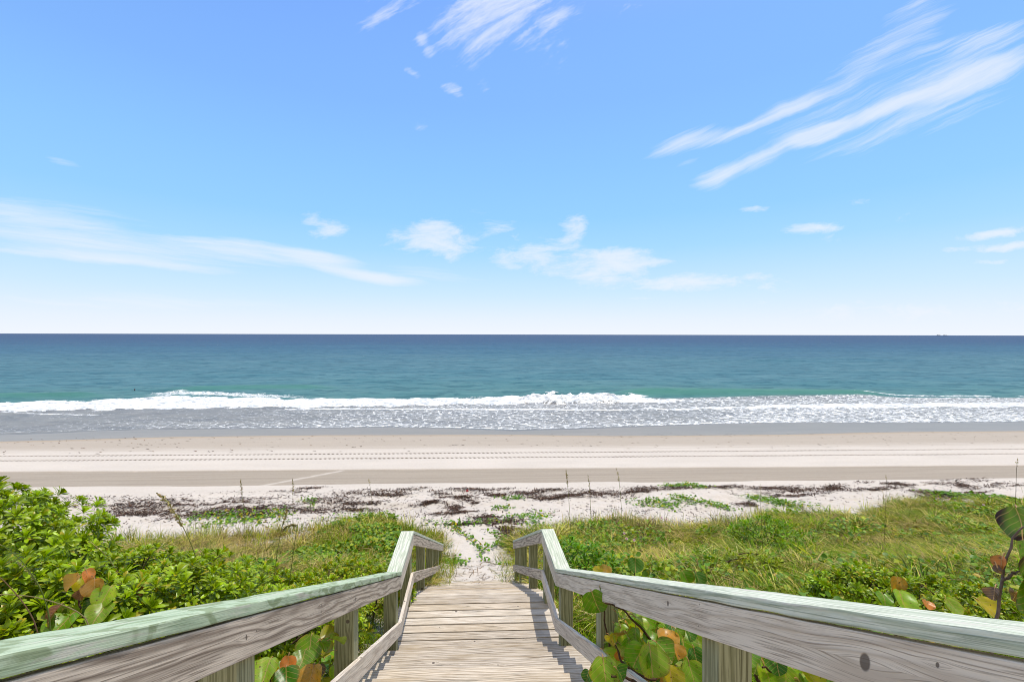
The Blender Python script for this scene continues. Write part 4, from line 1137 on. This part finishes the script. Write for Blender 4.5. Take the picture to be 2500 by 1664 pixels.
# ------------------------------------------------------------------ seaweed wrack
sacc = Acc()
CL = [(300, 1216, 260, 5, 140), (420, 1222, 140, 5, 160), (250, 1236, 120, 8, 200), (320, 1243, 140, 10, 520), (390, 1252, 130, 9, 460), (300, 1258, 90, 8, 300), (520, 1232, 90, 6, 240), (590, 1222, 110, 6, 220), (560, 1246, 150, 9, 620), (640, 1240, 90, 8, 360), (480, 1258, 90, 7, 300),
      (600, 1262, 120, 7, 260), (760, 1196, 60, 6, 200), (740, 1228, 130, 6, 220), (830, 1244, 110, 8, 430), (850, 1222, 60, 6, 180), (720, 1246, 90, 6, 200), (880, 1232, 70, 6, 180), (930, 1200, 90, 6, 320), (960, 1210, 60, 6, 260), (1000, 1196, 70, 5, 160), (1090, 1210, 60, 6, 230), (1040, 1225, 60, 6, 190), (1100, 1197, 110, 5, 210),
      (1140, 1211, 50, 5, 140), (1225, 1209, 55, 6, 280), (1300, 1208, 60, 8, 330), (1340, 1215, 60, 5, 210), (1190, 1196, 90, 4, 150), (1360, 1198, 70, 5, 230), (1420, 1210, 70, 5, 190), (1115, 1243, 34, 9, 260), (1150, 1250, 40, 6, 160), (1080, 1253, 50, 5, 160), (1050, 1228, 25, 5, 90), (1160, 1228, 22, 4, 70),
      (1180, 1268, 60, 9, 260), (1230, 1276, 60, 7, 260), (1240, 1292, 40, 8, 260), (1260, 1308, 40, 7, 200), (1130, 1280, 60, 4, 120), (1450, 1205, 110, 6, 400), (1550, 1200, 90, 6, 420), (1620, 1192, 90, 5, 330), (1380, 1212, 70, 5, 260), (1750, 1190, 120, 5, 330), (1850, 1192, 120, 5, 400), (1950, 1196, 110, 6, 420),
      (2020, 1194, 60, 6, 260), (1980, 1208, 70, 7, 260), (2100, 1193, 90, 5, 180), (2160, 1180, 60, 5, 160), (2220, 1190, 70, 7, 280), (2330, 1184, 50, 9, 330), (2290, 1212, 70, 12, 420), (2250, 1206, 60, 8, 260), (2380, 1172, 90, 5, 160), (2450, 1186, 100, 5, 200), (2150, 1196, 90, 5, 160), (1830, 1232, 40, 8, 190), (1920, 1212, 40, 6, 120), (2420, 1200, 80, 5, 140)]
for (px, y, wx, wy, n) in CL:
    n = int(n * 1.2)
    c0 = gp(px, y); k = c0.y / F
    dyw = (gp(px, y - wy).y - gp(px, y + wy).y) / 2
    sub = rng.normal(0, 1, (max(3, n // 45), 2))
    pick_ = rng.integers(0, len(sub), n)
    ox = .5 * sub[pick_, 0] + rng.normal(0, .28, n); oy = .55 * sub[pick_, 1] + rng.normal(0, .22, n)
    x = c0.x + ox * wx * k * .85; yv = c0.y + oy * dyw * 1.0 + .05 * ox * wx * k
    dens = np.exp(-(rng.normal(0, 1, n) ** 2))
    zz = ground(x, yv) + .012 + .05 * rng.random(n) * dens * min(1, n / 250)
    L = rng.uniform(.04, .15, n) * 1.25; w = rng.uniform(.010, .030, n) * 1.25
    az = rng.normal(0, .6, n) + np.where(rng.random(n) < .25, 1.4, 0); til = rng.normal(0, .35, n)
    d = np.stack([np.cos(az) * np.cos(til), np.sin(az) * np.cos(til), np.sin(til)], 1); s = np.stack([-np.sin(az), np.cos(az), rng.normal(0, .35, n)], 1)
    P_ = np.stack([x, yv, zz], 1); tt = np.array([-.5, 0, .5]); hump = np.array([0, 1., 0])
    c_ = P_[:, None] + (L[:, None] * tt)[..., None] * d[:, None] + (rng.uniform(0, .03, n)[:, None] * hump)[..., None] * np.array([0, 0, 1.])
    c_[..., 2] = np.maximum(c_[..., 2], ground(c_[..., 0], c_[..., 1]) + .006)
    ww = w[:, None, None] * np.array([.5, 1, .4])[None, :, None] * s[:, None] / 2
    v = np.stack([c_ - ww, c_ + ww], 2); kk = np.arange(n) * 6
    f = np.stack([np.stack([kk + 2 * i, kk + 2 * i + 1, kk + 2 * i + 3, kk + 2 * i + 2], 1) for i in range(2)], 1)
    col = pick([(.055, .034, .028), (.10, .062, .046), (.16, .10, .075), (.24, .17, .12)], [.4, .33, .2, .07], n)
    sacc.add(v.reshape(-1, 3), f.reshape(-1, 4), np.repeat(col, 6, 0))
# loose scraps
n = 14000
x = rng.uniform(-26, 34, n); yv = rng.uniform(14.8, 20.7, n); m = rng.random(n) < .08 + .92 * sst(fbm(x * .35, yv * .8, 3, 2), .40, .62)
x, yv = x[m], yv[m]; n = len(x)
tv, tf, _ = SMALL[0]
sacc.inst(tv, tf, rots(rng.uniform(0, 6.28, n), rng.uniform(0, .4, n)) * np.stack([rng.uniform(.02, .07, n), rng.uniform(.008, .02, n), np.full(n, .01)], 1)[:, None, :], np.stack([x, yv, ground(x, yv) + .012], 1), pick([(.06, .035, .03), (.12, .08, .055)], [.6, .4], n))
n = 340
x = rng.uniform(-34, 44, n); yv = rng.uniform(29.5, 37, n)
sacc.inst(tv, tf, rots(rng.uniform(-.5, .5, n), rng.uniform(0, .3, n)) * np.stack([rng.uniform(.03, .16, n), rng.uniform(.015, .04, n), np.full(n, .02)], 1)[:, None, :], np.stack([x, yv, ground(x, yv) + .015], 1), pick([(.16, .085, .04), (.10, .07, .05)], [.5, .5], n))
tag(sacc.build('seaweed_litter', tintmat('dry_seaweed', .9, .05)), 'dark brown dried seaweed strewn in bands along the upper beach', 'seaweed', None, 'stuff')

# ------------------------------------------------------------------ creeping beach vines
def vine(label, pts, n, spread, flowers=(), group='beach vines on the sand', leaf=(.028, .048), yellow=.08):
    n = int(n * .8)
    P_ = [gp(*p) for p in pts]
    root = thing('beach_vine', label, 'vine', P_[0], group)
    q = np.linspace(0, len(P_) - 1, 14 * (len(P_) - 1))
    xs_ = np.interp(q, range(len(P_)), [p.x for p in P_]); ys2 = np.interp(q, range(len(P_)), [p.y for p in P_])
    xs_ = xs_ + .10 * (fbm(q * 1.3, q * 0 + pts[0][0], 2, 2) - .5) * spread * 4; ys2 = ys2 + .12 * (fbm(q * 1.1, q * 0 + pts[0][1], 2, 5) - .5) * spread * 4
    st = Acc(); tube(st, np.stack([xs_, ys2, ground(xs_, ys2) + .012], 1), .006, (.24, .24, .06), 5)
    for _ in range(max(1, n // 30)):
        i = rng.integers(0, len(xs_)); a_ = rng.uniform(0, 6.28); L = rng.uniform(.2, .6) * (spread + .3)
        tx = xs_[i] + np.linspace(0, L, 7) * math.cos(a_); ty = ys2[i] + np.linspace(0, L, 7) * math.sin(a_)
        tube(st, np.stack([tx, ty, ground(tx, ty) + .012], 1), .004, (.26, .20, .06), 5)
    i = rng.integers(0, len(xs_), n)
    x = xs_[i] + rng.normal(0, spread, n); y = ys2[i] + rng.normal(0, spread * .8, n)
    z_ = ground(x, y) + rng.uniform(.02, .10, n)
    fol = Acc(); w = rng.integers(0, len(SMALL), n)
    col = pick([(.13, .28, .008), (.20, .35, .01), (.08, .20, .006), (.48, .39, .015)], [.42 * (1 - yellow), .33 * (1 - yellow), .25 * (1 - yellow), yellow], n)
    for k, (tv, tf, _) in enumerate(SMALL):
        m = np.where(w == k)[0]
        if not len(m): continue
        M = rots(rng.uniform(0, 6.28, len(m)), np.abs(rng.normal(.35, .4, len(m))), rng.uniform(0, 6.28, len(m))) * (rng.uniform(*leaf, len(m)))[:, None, None]
        fol.inst(tv, tf, M, np.stack([x[m], y[m], z_[m]], 1), col[m])
    fol.build('foliage', VINE, root, root.location); st.build('stem', VINE, root, root.location)
    for p in flowers:
        g = gp(*p); fa = Acc()
        an = np.linspace(0, 6.2832, 10, endpoint=False)
        rr = [.006, .012, .030, .036]; zz = [0, .03, .055, .052]
        v = np.concatenate([np.stack([r_ * np.cos(an), r_ * np.sin(an), np.full(10, z2)], 1) for r_, z2 in zip(rr, zz)])
        v = v @ rots(np.array([TOW]), np.array([.6]))[0].T
        f = [(a * 10 + b, a * 10 + (b + 1) % 10, (a + 1) * 10 + (b + 1) % 10, (a + 1) * 10 + b) for a in range(3) for b in range(10)]
        fa.add(v + np.array([g.x, g.y, g.z + .36]), f, (.62, .38, .55))
        fa.build('flower', VINE, root, root.location)
    return root


vine('trailing vine curling in a loop over the bare sand at the foot of the stairs', [(1300, 1310), (1330, 1350), (1210, 1380), (1170, 1355), (1180, 1330), (1120, 1300)], 90, .10)
vine('dense dark green vine patch beside the end of the left handrail', [(1090, 1366), (1110, 1372), (1130, 1380)], 130, .17, yellow=.02)
vine('vine with yellow leaves running up the sand path from the left', [(1195, 1345), (1150, 1320), (1120, 1300), (1100, 1280)], 110, .10, yellow=.3)
vine('vine with bright leaf clump in the middle of the sand path', [(1205, 1335), (1225, 1330), (1240, 1322), (1195, 1300)], 150, .13)
vine('vine crossing the seaweed heap at the top of the sand path', [(1060, 1278), (1130, 1284), (1190, 1275), (1255, 1265), (1300, 1255)], 260, .2)
vine('vine thicket at the right rim of the sand path', [(1320, 1255), (1300, 1280), (1330, 1300), (1280, 1320), (1260, 1345)], 420, .26)
vine('short vine by the seaweed, nearest the raked sand above the path', [(1225, 1217), (1255, 1216), (1275, 1217)], 110, .16)
vine('small vine tuft on clean sand above the path', [(1215, 1240), (1230, 1242), (1242, 1236)], 70, .14)
vine('vine mat just seaward of the tan grass left of the stairs', [(470, 1264), (560, 1258), (640, 1262), (680, 1256)], 620, .35, yellow=.15)
vine('loose vine scattered below the vine mat, in front of the sea oats', [(480, 1276), (560, 1280), (600, 1270), (660, 1285)], 260, .4)
vine('tiny vine sprig among the dark seaweed left of the path', [(745, 1217), (760, 1222), (770, 1246)], 90, .16)
vine('vine sprigs dotted on the pale sand left of the path', [(800, 1268), (840, 1265), (850, 1285), (790, 1290)], 130, .4)
vine('vine with two green heads beyond the seaweed line', [(1625, 1187), (1660, 1187), (1690, 1184), (1720, 1192)], 360, .22)
vine('long vine hanging down the small sand bank right of the path', [(1650, 1212), (1690, 1225), (1740, 1232), (1780, 1243)], 420, .24)
vine('leafy vine mound left of the small sand bank', [(1560, 1228), (1600, 1226), (1640, 1230), (1620, 1240)], 420, .32)
vine('thick green vine tongue reaching from the grass onto the sand', [(1830, 1212), (1870, 1220), (1910, 1230), (1960, 1236)], 560, .28)
vine('dark green vine bank farthest to the right on top of the dune', [(2290, 1203), (2350, 1212), (2420, 1218), (2480, 1222), (2560, 1230)], 1300, .36, [(2290, 1240), (2315, 1243), (2415, 1237), (2400, 1258)], leaf=(.04, .065), yellow=.03)
vine('flowering vine with pale pink blooms in the grass right of the landing', [(1500, 1345), (1530, 1340), (1560, 1350)], 260, .3, [(1524, 1335), (1530, 1349), (1548, 1354), (1615, 1292), (1627, 1297)])

# ------------------------------------------------------------------ sea oats
OAT = tintmat('oat_straw', .7, .15)


def oat(label, stem, head, r0=.0035, col=(.27, .28, .085), hcol=(.56, .45, .18), n=60, sz=.022, droop=1.0, blade=2):
    """STEM: (px, y, Y) from the ground up; HEAD: (px, y, Y) from its base to the tip"""
    g0 = at(*stem[0]); gz = float(ground(g0.x, g0.y))
    root = thing('sea_oat', label, 'sea oats', (g0.x, g0.y, gz), 'sea oats stalks on the dune')
    P_ = [Vector((g0.x, g0.y, gz - .03))] + [at(*p) for p in stem] if g0.z > gz else [at(*p) for p in stem]
    Hd = [at(*p) for p in head]
    A = np.array(P_ + Hd); q = np.linspace(0, len(A) - 1, 22)
    pts = np.stack([np.interp(q, range(len(A)), A[:, i]) for i in range(3)], 1)
    for _ in range(2): pts[1:-1] = (pts[:-2] + 2 * pts[1:-1] + pts[2:]) / 4
    st = Acc(); tube(st, pts, np.linspace(r0 * 1.25, r0 * .6, 22), col, 5)
    for _ in range(blade):
        a_ = rng.uniform(0, 6.28); L = rng.uniform(.3, .6); tt = np.linspace(0, 1, 6)
        bp_ = np.stack([g0.x + L * .7 * tt ** 1.6 * math.cos(a_), g0.y + L * .7 * tt ** 1.6 * math.sin(a_), gz + L * (tt - .35 * tt ** 2)], 1)
        tube(st, bp_, np.linspace(r0, r0 * .2, 6), (.15, .18, .05), 4)
    st.build('stem', GRASS, root, root.location)
    hp = np.array(Hd) if len(Hd) > 1 else pts[-4:]
    i = rng.random(n); qq = i * (len(hp) - 1)
    c_ = np.stack([np.interp(qq, range(len(hp)), hp[:, k]) for k in range(3)], 1)
    env = np.sin(np.clip(i * .9 + .1, 0, 1) * math.pi) ** .7
    tv, tf = leaf_strip(1, .5, 4, 0, .1, .6)
    azz = rng.uniform(0, 6.28, n)
    ax = np.array(hp[-1]) - np.array(hp[0]); ax /= np.linalg.norm(ax)
    dirs = ax[None] * .8 + rng.normal(0, .45, (n, 3)) * env[:, None] - np.array([0, 0, .35 * droop]); dirs /= np.linalg.norm(dirs, axis=1)[:, None]
    s1 = np.cross(dirs, rng.normal(0, 1, (n, 3))); s1 /= np.linalg.norm(s1, axis=1)[:, None]; s2 = np.cross(dirs, s1)
    M = np.stack([dirs, s1, s2], 2) * (sz * rng.uniform(.7, 1.3, n))[:, None, None]
    hd = Acc(); tube(hd, hp, r0 * .7, hcol, 5); hd.inst(tv, tf, M, c_, pick([hcol, tuple(k * .7 for k in hcol), (.25, .27, .08)], [.5, .3, .2], n))
    hd.build('seed_head', OAT, root, root.location)
    return root


oat('tallest sea oat with a long drooping seed head in front of the dark seaweed', [(512, 1480, 4.6), (490, 1390, 4.6), (468, 1325, 4.6), (450, 1290, 4.6)], [(448, 1285, 4.6), (430, 1255, 4.6), (412, 1225, 4.6), (390, 1207, 4.6)], .0042, n=110, sz=.03)
oat('sea oat with a bowed golden head in front of the tan grass', [(700, 1475, 6.2), (712, 1390, 6.2), (722, 1310, 6.2), (727, 1283, 6.2)], [(728, 1280, 6.2), (715, 1278, 6.2), (700, 1283, 6.2), (690, 1296, 6.2)], .0045, n=90, sz=.034, droop=2.2)
oat('sea oat with a loose pale head left of the bowed one', [(668, 1480, 6.6), (672, 1380, 6.6), (688, 1290, 6.6)], [(690, 1282, 6.6), (697, 1262, 6.6), (700, 1245, 6.6)], .004, n=60, sz=.03)
oat('sea oat at the far left with its head leaning left above the orange leaves', [(128, 1540, 3.0), (118, 1480, 3.0), (100, 1435, 3.0)], [(98, 1430, 3.0), (80, 1405, 3.0), (60, 1385, 3.0), (48, 1372, 3.0)], .003, n=90, sz=.016, hcol=(.36, .38, .14))
oat('thin arching stalk rising from the left handrail toward the left edge', [(130, 1545, 2.8), (110, 1450, 2.8), (60, 1370, 2.8), (10, 1332, 2.8)], [(5, 1330, 2.8), (-30, 1318, 2.8)], .003, n=14, sz=.012, col=(.16, .22, .05))
oat('pale stalk lying low across the left shrubs with hardly any seeds', [(240, 1520, 2.9), (170, 1480, 2.9), (90, 1455, 2.9), (20, 1450, 2.9)], [(10, 1450, 2.9), (-20, 1449, 2.9)], .003, n=14, sz=.012, col=(.36, .30, .16))
oat('brown stalk slanting up from the left handrail past the orange sea grape', [(103, 1545, 2.7), (60, 1470, 2.7), (10, 1415, 2.7)], [(0, 1408, 2.7), (-20, 1390, 2.7)], .003, n=10, sz=.012, col=(.26, .17, .10))
oat('dry stalk slanting behind the rust brown sea grape leaf', [(328, 1462, 4.2), (290, 1395, 4.2), (255, 1350, 4.2)], [(250, 1345, 4.2), (222, 1322, 4.2)], .0035, n=20, sz=.016, col=(.30, .24, .13))
oat('slim sea oat with a narrow head against the raked sand, left of its twin', [(600, 1310, 11), (597, 1250, 11), (592, 1210, 11)], [(592, 1208, 11), (590, 1190, 11), (587, 1170, 11)], .0042, n=44, sz=.036, hcol=(.56, .45, .2), droop=.2)
oat('slim upright sea oat against the raked sand, right of its twin', [(716, 1300, 11), (716, 1250, 11), (716, 1210, 11)], [(716, 1208, 11), (716, 1190, 11), (715, 1171, 11)], .0042, n=44, sz=.036, hcol=(.56, .45, .2), droop=.1)
oat('thin bare stalk left of the left handrail top', [(912, 1300, 11), (910, 1240, 11), (905, 1190, 11)], [(904, 1185, 11), (900, 1168, 11)], .003, n=12, sz=.03)
oat('sea oat rising just right of the right handrail top with an upright head', [(1396, 1310, 10.5), (1391, 1240, 10.5), (1388, 1195, 10.5)], [(1387, 1190, 10.5), (1385, 1168, 10.5), (1382, 1146, 10.5)], .0042, n=48, sz=.036, hcol=(.56, .45, .2), droop=.1)
oat('second sea oat from the right handrail top, a little shorter', [(1446, 1310, 11), (1443, 1250, 11), (1441, 1205, 11)], [(1441, 1200, 11), (1439, 1180, 11), (1436, 1160, 11)], .0038, n=40, sz=.034, hcol=(.56, .45, .2), droop=.2)
oat('faint curved sea oat, third from the right handrail top', [(1520, 1300, 12), (1518, 1235, 12), (1513, 1180, 12)], [(1513, 1178, 12), (1510, 1160, 12), (1505, 1142, 12)], .0045, n=26, sz=.04)
oat('dark stalk left of the round shrub in the dune grass', [(1868, 1420, 9.5), (1862, 1320, 9.5), (1858, 1230, 9.5)], [(1858, 1225, 9.5), (1857, 1180, 9.5)], .003, n=10, sz=.03, col=(.08, .09, .035))
oat('thin stalk standing over the grass right of the round shrub', [(2160, 1310, 12), (2163, 1230, 12), (2165, 1180, 12)], [(2165, 1175, 12), (2164, 1160, 12)], .003, n=10, sz=.03, col=(.14, .09, .06))
oat('tall dark stalk by the vine bank, closest to the right edge', [(2478, 1290, 10), (2481, 1200, 10), (2482, 1145, 10)], [(2483, 1140, 10), (2484, 1120, 10)], .0045, n=12, sz=.03, col=(.13, .09, .06))

# ------------------------------------------------------------------ far and tiny things
t = T('ship_paint')
SHIP = t.fin(principled(t, t.mix(t.noise(t.n('NewGeometry').outputs['Position'], .05), (.05, .08, .14), (.07, .10, .17)), .6))


def ship(label, px, Yd, L, Hh):
    c0 = at(px, 816, Yd)
    root = thing('cargo_ship', label, 'ship', (c0.x, Yd, 0), 'ships on the horizon')
    def prism(name, secs, w):
        bm = bmesh.new()
        a = [bm.verts.new((x, -w, z)) for x, z in secs]; b = [bm.verts.new((x, w, z)) for x, z in secs]
        bm.faces.new(a[::-1]); bm.faces.new(b)
        for i in range(len(secs)):
            j = (i + 1) % len(secs); bm.faces.new((a[i], a[j], b[j], b[i]))
        bmesh.ops.recalc_face_normals(bm, faces=bm.faces[:])
        me = bpy.data.meshes.new(name); bm.to_mesh(me); bm.free(); link(name, me, SHIP, root)
    prism('hull', [(-L * .48, 0), (L * .45, 0), (L * .5, Hh * .55), (L * .38, Hh * .5), (-L * .5, Hh * .5)], 9)
    prism('deckhouse', [(-L * .42, Hh * .5), (-L * .25, Hh * .5), (-L * .26, Hh * 1.05), (-L * .41, Hh * 1.05)], 8)
    prism('cargo', [(-L * .22, Hh * .5), (L * .3, Hh * .5), (L * .3, Hh * .85), (-L * .22, Hh * .85)], 8)


ship('grey blue cargo ship on the horizon, left of the pair', 2292, 9000, 80, 17)
ship('grey blue cargo ship on the horizon, right of the pair', 2308, 9000, 85, 15)

# swimmer: only the head and the wet shoulders are above the water
p = at(329, 946, 70); p.z = .05
bm = bmesh.new()
V_ = [bm.verts.new(c) for c in ((0, 0, -.45), (0, 0, -.12), (0, 0, .02), (0, -.01, .12), (0, -.01, .24), (.19, 0, -.05), (-.19, 0, -.05), (.30, .05, -.35), (-.42, -.05, -.02), (-.62, -.1, -.12))]
for i, j in ((0, 1), (1, 2), (2, 3), (3, 4), (1, 5), (1, 6), (5, 7), (6, 8), (8, 9)): bm.edges.new((V_[i], V_[j]))
me = bpy.data.meshes.new('person'); bm.to_mesh(me); bm.free()
t = T('wet_skin'); me_o = link('person', me, t.fin(principled(t, t.mix(t.noise(t.n('NewGeometry').outputs['Position'], 6.0), (.045, .018, .014), (.08, .03, .02)), .4)))
me_o.location = p
sk = me_o.modifiers.new('skin', 'SKIN')
for v, r_ in zip(me.skin_vertices[0].data, (.15, .15, .06, .10, .085, .075, .075, .05, .05, .04)): v.radius = (r_, r_)
me.skin_vertices[0].data[0].use_root = True
me_o.modifiers.new('sub', 'SUBSURF').levels = 2
tag(me_o, 'swimmer far out with only a dark head and shoulders above the water', 'person')

# scrap of red litter on the sand
g = gp(1139, 1201); ra = Acc()
an = np.linspace(0, 6.2832, 12, endpoint=False)
prof = [(.0, 0), (.030, 0), (.042, .085), (.045, .09), (.040, .088), (.028, .006)]
v = np.concatenate([np.stack([r_ * np.cos(an), r_ * np.sin(an), np.full(12, z2)], 1) for r_, z2 in prof]) @ rots(np.array([.4]), np.array([1.35]))[0].T
f = [(a * 12 + b, a * 12 + (b + 1) % 12, (a + 1) * 12 + (b + 1) % 12, (a + 1) * 12 + b) for a in range(5) for b in range(12)]
ra.add(v + np.array([g.x, g.y, g.z + .04]), f, (.55, .03, .03))
tag(ra.build('litter_cup', tintmat('red_plastic', .4, .4), None, g), 'small red scrap of litter lying among the seaweed above the path', 'litter')
